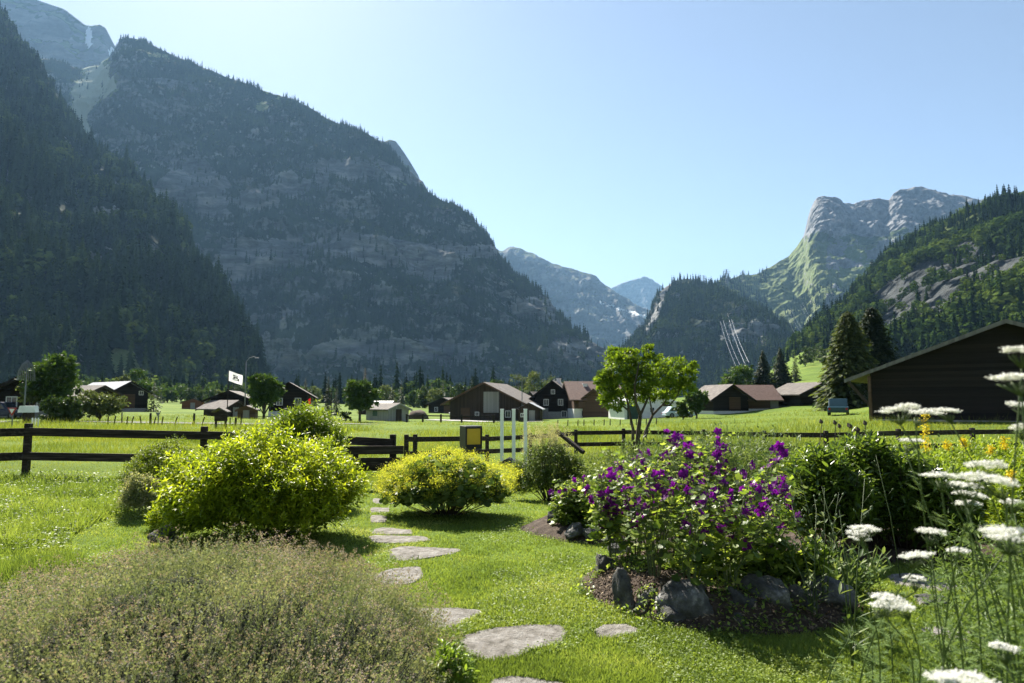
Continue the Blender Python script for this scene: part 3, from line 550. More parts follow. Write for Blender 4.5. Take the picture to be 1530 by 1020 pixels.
building(1204, 103, 16, 6.6, 6, 1.9, 3.3, 'barn', 'low black barn on the green slope left of the tall larch', 'barn', M_logwall, M_shingle, None, [('front', .8, 1.2, 2, 2, 'gate')], ov=1, ovl=1.)
building(579, 92, 48, 3.4, 4.8, 1.75, 2.45, 'shed', 'small pale grey board shed in the meadow beside a round tree', 'shed', M_greywood, M_shingle, None, [('left', .4, 1.25, .9, .7, 'shutter'), ('front', 0, .95, .9, 1.7, 'door')], ov=.35, ovl=.3)
building(566, 150, 70, 5, 7, 2., 3., 'hut', 'distant hut with a bright reflecting metal roof behind the grey shed', 'hut', M_oldwood, M_paleroof, None, [('front', 0, 1, 1.4, 1.6, 'gate')], ov=.4, ovl=.3)
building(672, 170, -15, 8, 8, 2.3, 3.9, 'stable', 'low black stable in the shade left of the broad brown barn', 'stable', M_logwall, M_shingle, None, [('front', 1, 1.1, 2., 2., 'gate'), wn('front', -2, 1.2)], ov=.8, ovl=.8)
building(288, 150, 25, 4.2, 4.2, 1.6, 2.3, 'hut', 'tiny red brown log hut alone in the left meadow', 'hut', plankmat('red_log', (.12, .05, .03), (.2, .09, .05), .2, 'H'), M_shingle, None, [('front', 0, .9, .9, 1.5, 'door')], ov=.4, ovl=.3)
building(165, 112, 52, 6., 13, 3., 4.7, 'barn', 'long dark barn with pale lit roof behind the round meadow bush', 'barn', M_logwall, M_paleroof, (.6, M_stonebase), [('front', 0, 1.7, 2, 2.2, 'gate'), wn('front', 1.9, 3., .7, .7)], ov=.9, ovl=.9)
building(112, 100, 70, 6, 10, 2.4, 3.7, 'barn', 'low weathered barn half hidden behind the big leafy tree', 'barn', M_oldwood, M_shingle, None, [('right', 0, 1.2, 2, 2, 'gate')], ov=.8, ovl=.8)
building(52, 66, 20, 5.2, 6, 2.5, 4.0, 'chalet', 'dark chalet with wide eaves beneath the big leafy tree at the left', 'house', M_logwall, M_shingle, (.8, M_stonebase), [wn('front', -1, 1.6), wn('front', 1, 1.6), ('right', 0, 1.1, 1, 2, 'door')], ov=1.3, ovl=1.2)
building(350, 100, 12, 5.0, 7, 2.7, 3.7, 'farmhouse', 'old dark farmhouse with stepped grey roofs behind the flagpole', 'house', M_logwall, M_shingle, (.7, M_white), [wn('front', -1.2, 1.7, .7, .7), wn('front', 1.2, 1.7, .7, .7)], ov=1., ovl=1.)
building(336, 94, 62, 3.2, 4.4, 1.5, 2.3, 'annex', 'low shingled annex in front of the old dark farmhouse', 'shed', M_oldwood, M_shingle, None, [('front', 0, .8, .9, 1.4, 'door')], ov=.8, ovl=.6)
building(371, 84, 10, 2., 2, 1.3, 1.7, 'shed', 'small tan garden shed beneath the dense round maple', 'shed', M_brown, M_shingle, None, [('front', 0, .7, .7, 1.2, 'door')], ov=.25, ovl=.2)
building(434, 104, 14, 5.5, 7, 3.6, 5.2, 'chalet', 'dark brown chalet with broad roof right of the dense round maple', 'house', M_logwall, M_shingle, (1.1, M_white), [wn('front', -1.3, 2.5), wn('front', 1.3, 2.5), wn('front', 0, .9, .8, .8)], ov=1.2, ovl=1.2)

# ------------------------------------------------------------------ midground trees
def limbs(mb, base, tips, r0, seed, zf=.45):
    r = random.Random(seed)
    for tpn in tips:
        p0 = Vector(base); p3 = Vector(tpn); m = p0.lerp(p3, .5) + Vector((r.uniform(-.1, .1), r.uniform(-.1, .1), .08)) * (p3 - p0).length
        mb.tube([p0, m, p3], [r0, r0 * .6, r0 * .15], 5)
def crown_leaves(acc, blobs, n, size, tpl=QUADL, seed=0, inner=.55):
    """blobs: (cx,cy,cz,rx,ry,rz). leaf clumps spread over lumpy shells with gaps"""
    vol = np.array([b[3] * b[4] * b[5] for b in blobs]) ** .67; vol /= vol.sum()
    nc = max(12, n // 26); bi = rs.choice(len(blobs), nc, p=vol); B = np.array(blobs)[bi]; d = rdir(nc, -.75); rr = rs.uniform(inner, 1.0, nc)[:, None] ** .6
    C = B[:, :3] + d * B[:, 3:] * rr; m = n // nc; cs = np.repeat(np.mean(B[:, 3:], 1) * rs.uniform(.12, .28, nc), m)
    off = rs.normal(size=(nc * m, 3)); off[:, 2] *= .6; P = np.repeat(C, m, 0) + off * cs[:, None] * .75
    D = np.repeat(d, m, 0) + rs.normal(size=(nc * m, 3)) * .9; D[:, 2] -= .15
    cv = np.repeat(rs.rand(nc), m) * .55 + rs.rand(nc * m) * .45
    acc.leaves(tpl, P, D, size * rs.uniform(.6, 1.3, len(P)), rs.uniform(0, 6.28, len(P)), cv)
def broadleaf(x, y, h, wd, label, mat, n=5000, leaf=.22, name='broadleaf_tree', trunk=.25, lowcrown=.22, seed=0, group=None, cat='tree', z=None):
    r = random.Random(seed * 7 + 3); z0 = gz(x, y) if z is None else z
    t = empty(name, (x, y, z0 - .05), r.uniform(0, 6), label, cat, group)
    blobs = []; cz = h * (lowcrown + (1 - lowcrown) / 2); rz = h * (1 - lowcrown) / 2
    blobs.append((0, 0, cz, wd * .33, wd * .33, rz * .8))
    for k in range(9):
        a = k * 2.4 + r.uniform(-.4, .4); f = r.uniform(-.65, .75); rad = math.sqrt(max(.05, 1 - f * f)) * wd * .29
        q = wd * r.uniform(.15, .24); blobs.append((rad * math.cos(a), rad * math.sin(a), max(cz + f * rz * .85, q * .5), q, q, q * .85))
    a = Acc(); crown_leaves(a, blobs, n, leaf); a.build('crown', mat, t)
    m = MB(); tr = h * .022 * (1 + trunk); m.tube([(0, 0, -.2), (.03 * h * r.uniform(-1, 1), 0, h * max(lowcrown, .05)), (0, .02 * h, h * .62)], [tr * 1.3, tr, tr * .3], 8)
    limbs(m, (0, 0, h * max(lowcrown, .05)), [b_[:3] for b_ in blobs[1:]], tr * .5, seed); m.build('trunk', M_bark, t, smooth=True)
    return t
M_f_mid = leafmat('mid_green_leaves', [(.02, .045, .012), (.04, .08, .018), (.07, .125, .025), (.11, .18, .03)], .4, .55, .3)
M_f_dark = leafmat('dark_green_leaves', [(.014, .032, .012), (.028, .055, .016), (.05, .085, .022), (.085, .13, .03)], .3, .55, .25)
M_f_olive = leafmat('olive_leaves', [(.05, .07, .03), (.08, .11, .04), (.13, .165, .06), (.18, .22, .09)], .35, .6, .25)
M_f_lime = leafmat('lime_leaves', [(.05, .09, .012), (.10, .17, .015), (.19, .28, .02), (.30, .40, .04)], .5, .5, .3)
M_needle = leafmat('needles', [(.01, .022, .011), (.02, .036, .015), (.035, .055, .02), (.06, .08, .03)], .2, .6, .2)
M_larch = leafmat('larch_needles', [(.03, .05, .015), (.06, .085, .025), (.10, .13, .04), (.14, .17, .055)], .4, .6, .2)
def conifer(x, y, h, label, mat, whorls=30, br=12, w_=.17, seed=0, name='spruce_tree', group=None, twigs=4, lift=.06, pw=.85):
    z0 = gz(x, y); t = empty(name, (x, y, z0 - .1), seed * 1.3, label, 'tree', group); r = np.random.RandomState(seed + 5); P = []; D = []; Sz = []
    for i in range(whorls):
        f = i / (whorls - 1.); z = h * (lift + (.97 - lift) * f); L_ = h * w_ * (1.04 - f) ** pw
        for k in range(br):
            a = r.uniform(0, 6.28); l = L_ * r.uniform(.5, 1.2)
            for q in range(twigs):
                g_ = (q + 1.) / twigs; g_ *= r.uniform(.8, 1.05)
                P.append((math.cos(a) * l * g_ * .85, math.sin(a) * l * g_ * .85, z - l * .35 * g_ + r.uniform(-.02, .02) * h))
                D.append((math.cos(a + r.uniform(-.9, .9)), math.sin(a + r.uniform(-.9, .9)), -.45 + r.uniform(-.3, .3))); Sz.append(l * (.27 if twigs < 8 else .17) + .012 * h * (1 - f) + .01 * h)
    P.append((0, 0, h * .93)); D.append((0, 0, 1)); Sz.append(h * .07)
    a = Acc(); P = np.array(P); a.leaves(QUADL, P, np.array(D), np.stack([np.array(Sz) * .9, np.array(Sz), np.array(Sz)], 1), rs.uniform(-.7, .7, len(P))); a.build('crown', mat, t)
    MB().tube([(0, 0, -.2), (0, 0, h * .5), (0, 0, h * .96)], [h * .018, h * .01, h * .002], 7).build('trunk', M_bark, t, smooth=True); return t
def atg(u, Y):  # world x for pixel column u
    return float(at(u, 600, Y)[0])
def topz(v, Y): return float(at(765, v, Y)[2])
def BL(u, vt, wpx, Y, label, mat, **k):
    x = atg(u, Y); h = topz(vt, Y) - gz(x, Y); return broadleaf(x, Y, h, wpx / F * Y, label, mat, seed=k.pop('seed', int(u)), **k)
def CO(u, vt, Y, label, mat=None, **k):
    x = atg(u, Y); h = topz(vt, Y) - gz(x, Y); return conifer(x, Y, h, label, mat or M_needle, seed=int(u) % 97, **k)
BL(78, 521, 78, 58, 'tallest leafy tree over the chalet at the left edge', M_f_mid, n=9000, leaf=.3, lowcrown=.12)
BL(48, 560, 40, 57, 'smaller pale leafy tree leaning left of the tallest tree over the chalet', M_f_olive, n=3000, leaf=.26)
BL(90, 596, 56, 52, 'low dark shrub tree below the tallest leafy tree at the left', M_f_dark, n=3500, leaf=.24, lowcrown=.12)
BL(150, 584, 68, 56, 'round olive green bush tree in front of the long dark barn', M_f_olive, n=7000, leaf=.2, lowcrown=.08, name='shrub_tree')
BL(105, 613, 40, 54, 'pale grey green shrub at the foot of the round meadow bush', M_f_olive, n=2200, leaf=.18, lowcrown=.02, name='shrub', cat='shrub')
CO(230, 568, 110, 'dark spruce standing alone in the meadow right of the long barn', whorls=18, br=9, w_=.3)
BL(186, 556, 26, 125, 'pale tree just behind the right end of the long dark barn', M_f_olive, n=2200, leaf=.4)
BL(205, 548, 30, 170, 'tall pale tree at the edge of the wood above the long barn', M_f_mid, n=2200, leaf=.5)
BL(213, 566, 30, 150, 'mid green tree behind the lone meadow spruce', M_f_mid, n=2200, leaf=.45)
BL(395, 553, 52, 80, 'dense round maple right of the farmhouse with the flagpole', M_f_mid, n=9000, leaf=.34, lowcrown=.08)
BL(538, 569, 50, 74, 'round leafy tree with clear trunk beside the grey shed', M_f_mid, n=7000, leaf=.3, lowcrown=.25)
BL(517, 612, 16, 72, 'small dark shrub at the foot of the round tree by the grey shed', M_f_dark, n=900, leaf=.2, lowcrown=.02, name='shrub', cat='shrub')
CO(545, 548, 150, 'reddish spruce rising behind the round tree by the grey shed', leafmat('red_needles', [(.05, .025, .015), (.08, .045, .02), (.06, .06, .02), (.1, .07, .03)], .3), w_=.13)
CO(456, 562, 120, 'slim dark spruce right of the broad roofed chalet', w_=.14)
CO(490, 560, 130, 'pointed slim spruce between the red flag and the round tree', w_=.15)
CO(503, 574, 128, 'shorter spruce touching the pointed slim spruce', w_=.18)
row = [(250, 575, 30, 'b'), (270, 572, 26, 'b'), (290, 578, 26, 'd'), (312, 574, 28, 'b'), (330, 582, 22, 'o'), (352, 572, 26, 'd'), (425, 570, 26, 'd'), (470, 576, 24, 'o'), (558, 572, 26, 'b'), (578, 570, 26, 'o'), (600, 565, 0, 'c'), (618, 580, 22, 'b'), (634, 572, 24, 'd'), (652, 575, 22, 'o'), (662, 566, 0, 'c'), (675, 573, 26, 'b'), (690, 566, 24, 'd'), (705, 563, 0, 'c'), (745, 560, 26, 'd'), (752, 571, 22, 'b'), (775, 552, 30, 'o'), (798, 548, 32, 'o'), (822, 556, 30, 'o'), (843, 563, 26, 'd'), (240, 580, 0, 'c'), (302, 575, 0, 'c'), (586, 570, 0, 'c'), (645, 570, 0, 'c'), (783, 575, 28, 'b')]
where = {250: 'left of the tiny red brown hut', 270: 'second from left behind the tiny red brown hut', 290: 'directly above the tiny red brown hut', 312: 'right of the tiny red brown hut', 330: 'just left of the white flag', 352: 'just right of the white flag', 425: 'behind the broad roofed chalet', 470: 'above the red flag', 558: 'behind the hut with the bright metal roof', 578: 'behind the grey shed, left of a spruce', 600: 'behind the grey shed', 618: 'right of the grey shed', 634: 'above the earth mound', 652: 'left of the low black stable', 662: 'rising behind the low black stable', 675: 'directly over the low black stable', 690: 'right behind the low black stable', 705: 'just left of the broad brown barn gable', 745: 'behind the ridge of the broad brown barn', 752: 'peeping over the broad brown barn', 775: 'left of the tall pale trees over the hut', 798: 'tallest of the pale trees behind the dark chalet', 822: 'above the dark chalet with white windows', 843: 'behind the tiled farmhouse roof', 240: 'left end of the row behind the tiny hut', 302: 'between leafy trees above the tiny hut', 586: 'between leafy trees above the grey shed', 645: 'between leafy trees above the earth mound', 783: 'low behind the right side of the broad brown barn'}
kinds = {'b': ('mid green leafy tree', M_f_mid), 'd': ('dark leafy tree', M_f_dark), 'o': ('pale grey green leafy tree', M_f_olive), 'c': ('dark narrow spruce', M_needle)}
for u, v, wp, k in row:
    Y = 215 + (u * 37 % 40); lab = kinds[k][0] + ' ' + where[u]
    if k == 'c': CO(u, v, Y, lab, group='trees along the valley edge', whorls=16, br=8, w_=.2)
    else: BL(u, v, wp * 1.15, Y, lab, kinds[k][1], n=2200, leaf=.62, lowcrown=-.2, group='trees along the valley edge')
# right side trees
BL(1104, 540, 62, 150, 'round bright green tree above the brown roofed barn', M_f_mid, n=6500, leaf=.55, lowcrown=.1)
CO(1142, 522, 150, 'left spruce of the dark pair above the low black barn', w_=.34, whorls=40, br=20, twigs=6)
CO(1168, 518, 156, 'right spruce of the dark pair above the low black barn', w_=.32, whorls=40, br=20, twigs=6)
CO(1190, 530, 190, 'slender spruce at the right of the dark pair', w_=.26)
CO(1272, 462, 78, 'pale olive larch standing left against the dark spruce by the huge barn', M_larch, pw=.6, w_=.37, whorls=80, br=34, name='larch_tree', twigs=9, lift=.02)
CO(1308, 455, 82, 'tall dark spruce rising behind the huge barn roof', pw=.62, w_=.36, whorls=80, br=34, twigs=9, lift=.02)
CO(1290, 478, 90, 'olive spruce wedged between the larch and the tall dark spruce', M_larch, pw=.6, w_=.36, whorls=50, br=24, twigs=8)
BL(1040, 580, 36, 78, 'small mid green tree just right of the lime green tree', M_f_mid, n=3200, leaf=.3, lowcrown=.1)
BL(1020, 598, 22, 76, 'low bush between the lime green tree and the black barn', M_f_dark, n=1500, leaf=.25, lowcrown=.02, name='shrub', cat='shrub')
for i, (u, v, wp, lab) in enumerate([(1212, 540, 26, 'dark round bush highest on the green slope'), (1228, 556, 30, 'wide dark bush in the middle of the green slope'), (1205, 566, 24, 'bush low on the green slope beside the spruces'), (1240, 575, 22, 'small bush beside the larch foot on the green slope'), (1222, 530, 22, 'pale bush at the upper wood edge of the green slope')]):
    Yb = 235 + (590 - v) * 1.6; broadleaf(atg(u, Yb), Yb, wp / F * Yb * .8, wp / F * Yb, lab, M_f_dark, n=1400, leaf=.6, lowcrown=.02, seed=u, group='bushes on the green slope', name='bush', cat='bush')
# lime green tree in the middle: several stems
def limetree():
    Y = 28.; x0 = atg(950, Y); z0 = gz(x0, Y); t = empty('multi_stem_tree', (x0, Y, z0 - .05), 0, 'lime green spreading tree with several dark crooked stems in the middle', 'tree')
    def q(u, v, dy=0): p = at(u, v, Y + dy); return (float(p[0]) - x0, float(dy), float(p[2]) - z0)
    m = MB()
    for pts, r in (([(945, 680), (946, 640), (940, 612), (936, 590), (925, 565)], .075), ([(952, 680), (954, 640), (957, 618), (950, 600), (948, 575), (955, 540)], .11), ([(958, 680), (966, 640), (975, 618), (990, 603), (1003, 585), (1010, 560)], .08), ([(957, 618), (965, 600), (975, 575), (985, 550)], .06), ([(990, 603), (1000, 604), (1012, 590), (1018, 570)], .05), ([(940, 612), (925, 600), (915, 580)], .045), ([(975, 618), (970, 590), (960, 560)], .04)):
        n = len(pts); m.tube([q(u, v, (i - 1) * .25 * (-1) ** k if i > 1 else 0) for i, (u, v) in enumerate(pts) for k in [int(r * 100)]], [r * (1 - .8 * i / (n - 1)) for i in range(n)], 7)
    m.build('trunk', M_bark, t, smooth=True)
    bl = []
    for u, v, du, dv in ((928, 545, 26, 22), (905, 568, 16, 14), (915, 598, 16, 16), (955, 562, 24, 26), (940, 530, 18, 10), (962, 520, 12, 6), (985, 560, 22, 20), (1008, 548, 22, 16), (1028, 558, 12, 10), (1022, 575, 14, 14), (1000, 580, 22, 16), (905, 585, 14, 18), (950, 588, 22, 16), (975, 535, 12, 10), (1035, 545, 7, 6), (896, 560, 8, 10), (918, 525, 12, 8), (925, 575, 22, 18), (985, 592, 14, 10)):
        p = q(u, v, rs.uniform(-.7, .7)); bl.append((p[0], p[1], p[2], du / F * Y, du / F * Y * 1.15, dv / F * Y))
    a = Acc(); crown_leaves(a, bl, 15500, .135, QUADL, inner=.4); a.build('crown', M_f_lime, t)
limetree()

# ------------------------------------------------------------------ pylons and cables
M_cable = _metal('bare_aluminium_cable', (.3, .32, .35), .5)
def pylon(u, vt, vb, Y, label):
    p0 = at(u, vb, Y); h = float(at(u, vt, Y)[2] - p0[2]); m = MB(); w_ = h * .09
    for sx in (-1, 1):
        for sy in (-1, 1): m.tube([(sx * w_, sy * w_, -6), (sx * w_ * .15, sy * w_ * .15, h)], h * .012, 4)
    for k in range(5):
        z0, z1 = h * k / 5, h * (k + 1) / 5; a, b = w_ * (1 - .85 * k / 5), w_ * (1 - .85 * (k + 1) / 5)
        for s in (-1, 1): m.tube([(-a, s * a, z0), (b, s * b, z1)], h * .006, 3); m.tube([(s * a, -a, z0), (s * b, b, z1)], h * .006, 3)
    for z, l in ((.72, .22), (.84, .28), (.95, .18)): m.bar((-l * h, 0, z * h), (l * h, 0, z * h), h * .02, h * .02)
    o = m.build('pylon', M_steel); o.location = [float(c) for c in p0]; tag(o, label, 'pylon', 'pylons on the ridge'); return h
pylon(1052, 411, 428, 1900, 'left lattice pylon on the wooded hilltop')
pylon(1086, 402, 424, 2350, 'tallest lattice pylon in the notch beside the cliff mountain')
pylon(1110, 404, 420, 2420, 'right lattice pylon on the low ridge beside the cliff mountain')
pylon(1062, 420, 434, 1880, 'small lattice pylon just right of the left one on the hilltop')
cab = [((1070, 452, 1850), (1100, 548, 900)), ((1074, 452, 1850), (1107, 548, 900)), ((1083, 450, 1850), (1113, 543, 900)), ((1086, 450, 1850), (1119, 541, 900)),
       ((1178, 462, 1500), (1262, 552, 420)), ((1181, 460, 1500), (1264, 538, 420)), ((1196, 455, 1500), (1270, 528, 420)), ((1199, 452, 1500), (1276, 520, 420)), ((1176, 470, 1500), (1240, 556, 420))]
cl = ['outermost left cable of the far bundle', 'second cable of the far bundle', 'third cable of the far bundle', 'right cable of the far bundle', 'lowest cable of the near bundle crossing the green slope', 'second lowest cable of the near bundle', 'third cable of the near bundle', 'topmost cable of the near bundle', 'short left cable of the near bundle']
for (a, b), lb in zip(cab, cl):
    A, B = at(*a), at(*b); pts = []
    for i in range(15):
        f = i / 14; p = A * (1 - f) + B * f; p = p - np.array([0, 0, 4 * f * (1 - f) * 14]); pts.append(p)
    o = MB().tube([p - A for p in pts], .09 if a[2] < 1600 else .16, 4).build('power_cable', M_cable); o.location = [float(c) for c in A]; tag(o, 'sunlit ' + lb, 'cable', 'power cables over the valley')

# ------------------------------------------------------------------ cars
M_tyre = M_black
def carpaint(n, c): 
    m = plain(n, c, .3); return m
def car(u, Y, yaw, label, paint, L_=4.2, W=1.75, H=1.5, van=False, name='parked_car', z=None):
    x = atg(u, Y); z0 = gz(x, Y) if z is None else z; t = empty(name, (x, Y, z0), math.radians(yaw), label, 'van' if van else 'car')
    h1 = H * .55; r = .33
    prof = [(-L_ / 2, .28), (L_ / 2, .28), (L_ / 2, h1 * .82), (L_ * .36, h1 * .98), (L_ * .2, h1), (-L_ * .42, h1), (-L_ / 2, h1 * .9)] if not van else [(-L_ / 2, .3), (L_ / 2, .3), (L_ / 2, h1 * .9), (L_ * .4, h1 * 1.02), (-L_ / 2, h1 * 1.02)]
    top = [(L_ * .2, h1 - .02), (L_ * .08, H - .04), (-L_ * .3, H), (-L_ * .44, h1 - .02)] if not van else [(L_ * .4, h1), (L_ * .28, H - .05), (-L_ * .48, H), (-L_ / 2 + .02, h1)]
    b = MB(); b.prism(prof, -W / 2, W / 2); bo = b.build('body', paint, t, bevel=.06)
    c = MB(); c.prism(top, -W / 2 + .1, W / 2 - .1); c.build('cabin', paint, t, bevel=.05)
    for s in (-1, 1):
        g_ = MB(); k = .14; cx = sum(p[0] for p in top) / 4; cz = sum(p[1] for p in top) / 4
        pp = [(cx + (px - cx) * .82, cz + (pz - cz) * .72) for px, pz in top]; ys_ = (s * (W / 2 - .1) - .012, s * (W / 2 - .1) + .012); g_.prism(pp, min(ys_), max(ys_)); g_.build('side_window', M_glass, t)
    a, b2 = Vector((top[0][0], 0, top[0][1])), Vector((top[1][0], 0, top[1][1])); m_ = MB().bar(a.lerp(b2, .12) + Vector((.03, 0, .01)), a.lerp(b2, .9) + Vector((.03, 0, .01)), W - .42, .03); m_.build('windscreen', M_glass, t)
    for sx in (-1, 1):
        for s in (-1, 1):
            px = sx * L_ * .31; y0 = s * (W / 2 - .1)
            n = 14; w_ = MB(); ring = [(px + r * math.cos(2 * PI * k / n), r + r * math.sin(2 * PI * k / n)) for k in range(n)]; w_.prism(ring, y0 - .11, y0 + .11); wo = w_.build('wheel', M_tyre, t)
            ring = [(px + .19 * math.cos(2 * PI * k / n), r + .19 * math.sin(2 * PI * k / n)) for k in range(n)]; MB().prism(ring, y0 - .12, y0 + .12).build('rim', M_steel, wo)
    for s in (-1, 1): MB().box((L_ / 2 - .04, s * W * .36 - .14, h1 * .62), (L_ / 2 + .015, s * W * .36 + .14, h1 * .8)).build('headlight', M_frame, t); MB().box((-L_ / 2 - .015, s * W * .4 - .08, h1 * .6), (-L_ / 2 + .04, s * W * .4 + .08, h1 * .85)).build('tail_light', plain('red_lamp', (.4, .02, .02)) if s < 0 else bpy.data.materials['red_lamp'], t)
    return t
car(5, 60, 4, 'dark blue car at the left edge behind the give way sign', carpaint('blue_paint', (.012, .02, .06)))
car(1252, 64, 64, 'small blue green car left of the white van near the huge barn', carpaint('teal_paint', (.02, .06, .08)), H=1.55)
car(1288, 78, 50, 'white van parked against the left corner of the huge barn', carpaint('van_white', (.7, .72, .73)), 4.6, 1.9, 1.85, True, 'van')
car(686, 150, 20, 'white car beside the low black stable', carpaint('car_white', (.78, .78, .8)))
car(1014, 92, 8, 'pale blue car right of the white plastered house', carpaint('pale_blue', (.5, .6, .7)))
# ------------------------------------------------------------------ rail fences
def fence(pts, label, posts_at, rails, pw=.12, ph=1.14, rw=.05, rh=.155, name='rail_fence'):
    """pts: (x,y) path; posts at listed path points; rails heights above ground"""
    x0, y0 = pts[0]; z0 = gz(x0, y0); t = empty(name, (x0, y0, z0), 0, label, 'fence')
    for i, (x, y) in enumerate(pts):
        if i in posts_at:
            z = gz(x, y) - z0; MB().box((x - x0 - pw / 2, y - y0 - pw / 2, z - .3), (x - x0 + pw / 2, y - y0 + pw / 2, z + ph)).build('post', M_fence, t, bevel=.012)
    for (xa, ya), (xb, yb) in zip(pts[:-1], pts[1:]):
        for h in rails:
            wob = rnd.uniform(-.012, .012)
            MB().bar((xa - x0, ya - y0 - pw / 2 - rw / 2, gz(xa, ya) - z0 + h + wob), (xb - x0, yb - y0 - pw / 2 - rw / 2, gz(xb, yb) - z0 + h - wob), rw, rh).build('rail', M_fence, t, bevel=.008)
    return t
def W2(u, Y): return (atg(u, Y), Y)
fence([W2(-420, 12.2), W2(45, 14.6), W2(307, 14.6), W2(480, 14.5), W2(588, 14.4)], 'near dark two rail wooden fence along the left side of the lawn', (0, 1, 2, 3, 4), (.96, .46), rh=.17)
o = MB()
g0 = W2(508, 14.15); g1 = W2(604, 14.15); zg = gz(*g1)
t = empty('gate', (g0[0], g0[1], zg), 0, 'dark timber gate of three close boards behind the bright shrubs', 'gate')
for h, q in ((.82, .17), (.60, .13), (.46, .12)): MB().bar((0, 0, h), (g1[0] - g0[0], 0, h + .01), .05, q).build('rail', M_fence, t, bevel=.008)
for f in (.25, .84): MB().box(((g1[0] - g0[0]) * f - .05, .03, -.1), ((g1[0] - g0[0]) * f + .05, .11, .86)).build('post', M_fence, t, bevel=.008)
fence([W2(608, 22.5), W2(621, 23), W2(728, 26), W2(792, 27.5), W2(860, 29), W2(931, 29.5), W2(1050, 28), W2(1140, 26), W2(1232, 24), W2(1340, 24.5), W2(1450, 25.5), W2(1560, 26), W2(1700, 27)], 'far dark two rail fence running behind the flower beds', range(13), (1.0, .52), pw=.14, ph=1.15, rh=.17)
# leaning dark bar
A, B = at(832, 644, 12.5), at(872, 676, 12.0); o = MB().bar((0, 0, 0), tuple(B - A), .07, .06).build('leaning_plank', M_fence, bevel=.006); o.location = [float(c) for c in A]; tag(o, 'dark plank leaning diagonally behind the cream flowered plant', 'plank')
# white poles
for u, lb in ((750, 'left tall white square pole in front of the far fence'), (767.5, 'middle tall white square pole in front of the far fence'), (785, 'right tall white square pole, partly behind cream flowers')):
    Y = 24.5; x = atg(u, Y); z = gz(x, Y); o = MB().box((-.062, -.062, 0), (.062, .062, topz(612, Y) - z)).box((-.07, -.07, topz(612, Y) - z + .002), (.07, .07, topz(612, Y) - z + .03)).build('white_pole', M_whitep, bevel=.008); o.location = (x, Y, z); tag(o, lb, 'pole', 'white poles by the far fence')
# notice box
Y = 13.4; x = atg(705, Y); z = gz(x, Y); t = empty('notice_box', (x, Y, z), math.radians(24), 'black notice box with yellow front panel on a post behind the yellow shrub', 'notice box')
zt, zb = topz(636, Y) - z, topz(671, Y) - z
MB().box((-.17, -.12, zb), (.17, .22, zt)).build('case', M_dark, t, bevel=.006)
mY = plain('yellow_panel', (.55, .36, .02), .5); MB().box((-.14, -.135, zb + .1), (.13, -.122, zt - .05)).build('panel', mY, t)
MB().box((-.16, -.15, zt - .045), (.16, -.12, zt - .02)).box((.135, -.15, zb + .05), (.16, -.12, zt - .047)).box((-.165, -.15, zb + .03), (.16, -.12, zb + .095)).build('frame', M_black, t)
MB().box((-.05, 0, -.2), (.05, .1, zb)).build('post', M_fence, t)
# meadow stakes: slanting old posts
n_ = 0
labs = ['far left', 'second', 'third', 'fourth', 'fifth, slanting', 'sixth, thickest', 'seventh, crossed', 'eighth', 'ninth, leaning right', 'tenth', 'eleventh, thin']
spots = [(163, 0), (172, .2), (184, -.1), (191, .1), (198, .3), (213, -.3), (226, 0), (231, .35), (243, .2), (262, .45), (291, 0), (303, .4), (345, 0), (353, .05), (361, .05)]
for i, (u, tl) in enumerate(spots):
    Y = 49 + (i % 3) * .4; x = atg(u, Y); z = gz(x, Y); r = .09 if u in (226, 291, 353) else .05
    o = MB().tube([(0, 0, -.1), (tl * .2, 0, .3), (tl * .45, 0, .62 + .25 * (i % 4 == 2))], [r, r * .95, r * .8], 6).build('stake', M_fence); o.location = (x, Y, z); tag(o, 'short dark stake in the meadow row between the left trees and the kiosk', 'stake', 'stakes of the meadow fence')
for i in range(12):
    u = 833 + i * 13 + (i % 3) * 2; Y = 62; x = atg(u, Y); o = MB().tube([(0, 0, -.1), (.03, 0, .55)], [.05, .04], 6).build('stake', M_fence); o.location = (x, Y, gz(x, Y)); tag(o, 'thin stake in the green meadow below the tiled farmhouse', 'stake', 'stakes below the farmhouse')
# paddock fence by brown barn
pp = [W2(608, 84), W2(632, 84), W2(659, 84), W2(690, 84), W2(738, 83)]
fence(pp, 'thin low paddock fence in front of the broad brown barn', range(5), (.8,), pw=.22, ph=1.0, rh=.14)
# earth mound
def lump(name, c, r, mat, label, cat, seed, squash=1, amp=.25, sub=3, fs=1.3, group=None, rz=None, flats=0):
    v, tr = icos(sub); n = fbm(v * fs + seed * 3.7, 4, .5, seed); rr_ = np.random.RandomState(seed)
    if flats:
        for _ in range(flats):
            pn_ = rr_.normal(size=3); pn_ /= np.linalg.norm(pn_); dd_ = v @ pn_; ex = np.maximum(dd_ - rr_.uniform(.55, .8), 0); v = v - ex[:, None] * pn_ * .92
    v = v * (1 + amp * n)[:, None]; n2 = noise(v * 5 + seed, seed + 1); v = v * (1 + (.05 * n2 + (.11 * fbm(v * 4, 5, .65, seed + 5, True) if flats else 0)))[:, None]
    v = v * np.array(r); o = trimesh(name, v, tr, mat, None, None, True); o.location = [float(q) for q in c]; o.rotation_euler = (0, 0, seed * 1.1 if rz is None else rz); tag(o, label, cat, group); return o
M_soil = noisemat('soil', [(.035, .025, .018), (.07, .05, .036), (.13, .10, .075)], 14., .95, 1., 60, obj=False)
x, y = W2(624, 118); lump('earth_mound', (x, y, gz(x, y)), (2.2, 1.6, 1.6), M_soil, 'brown earth mound right of the grey shed', 'mound', 4)
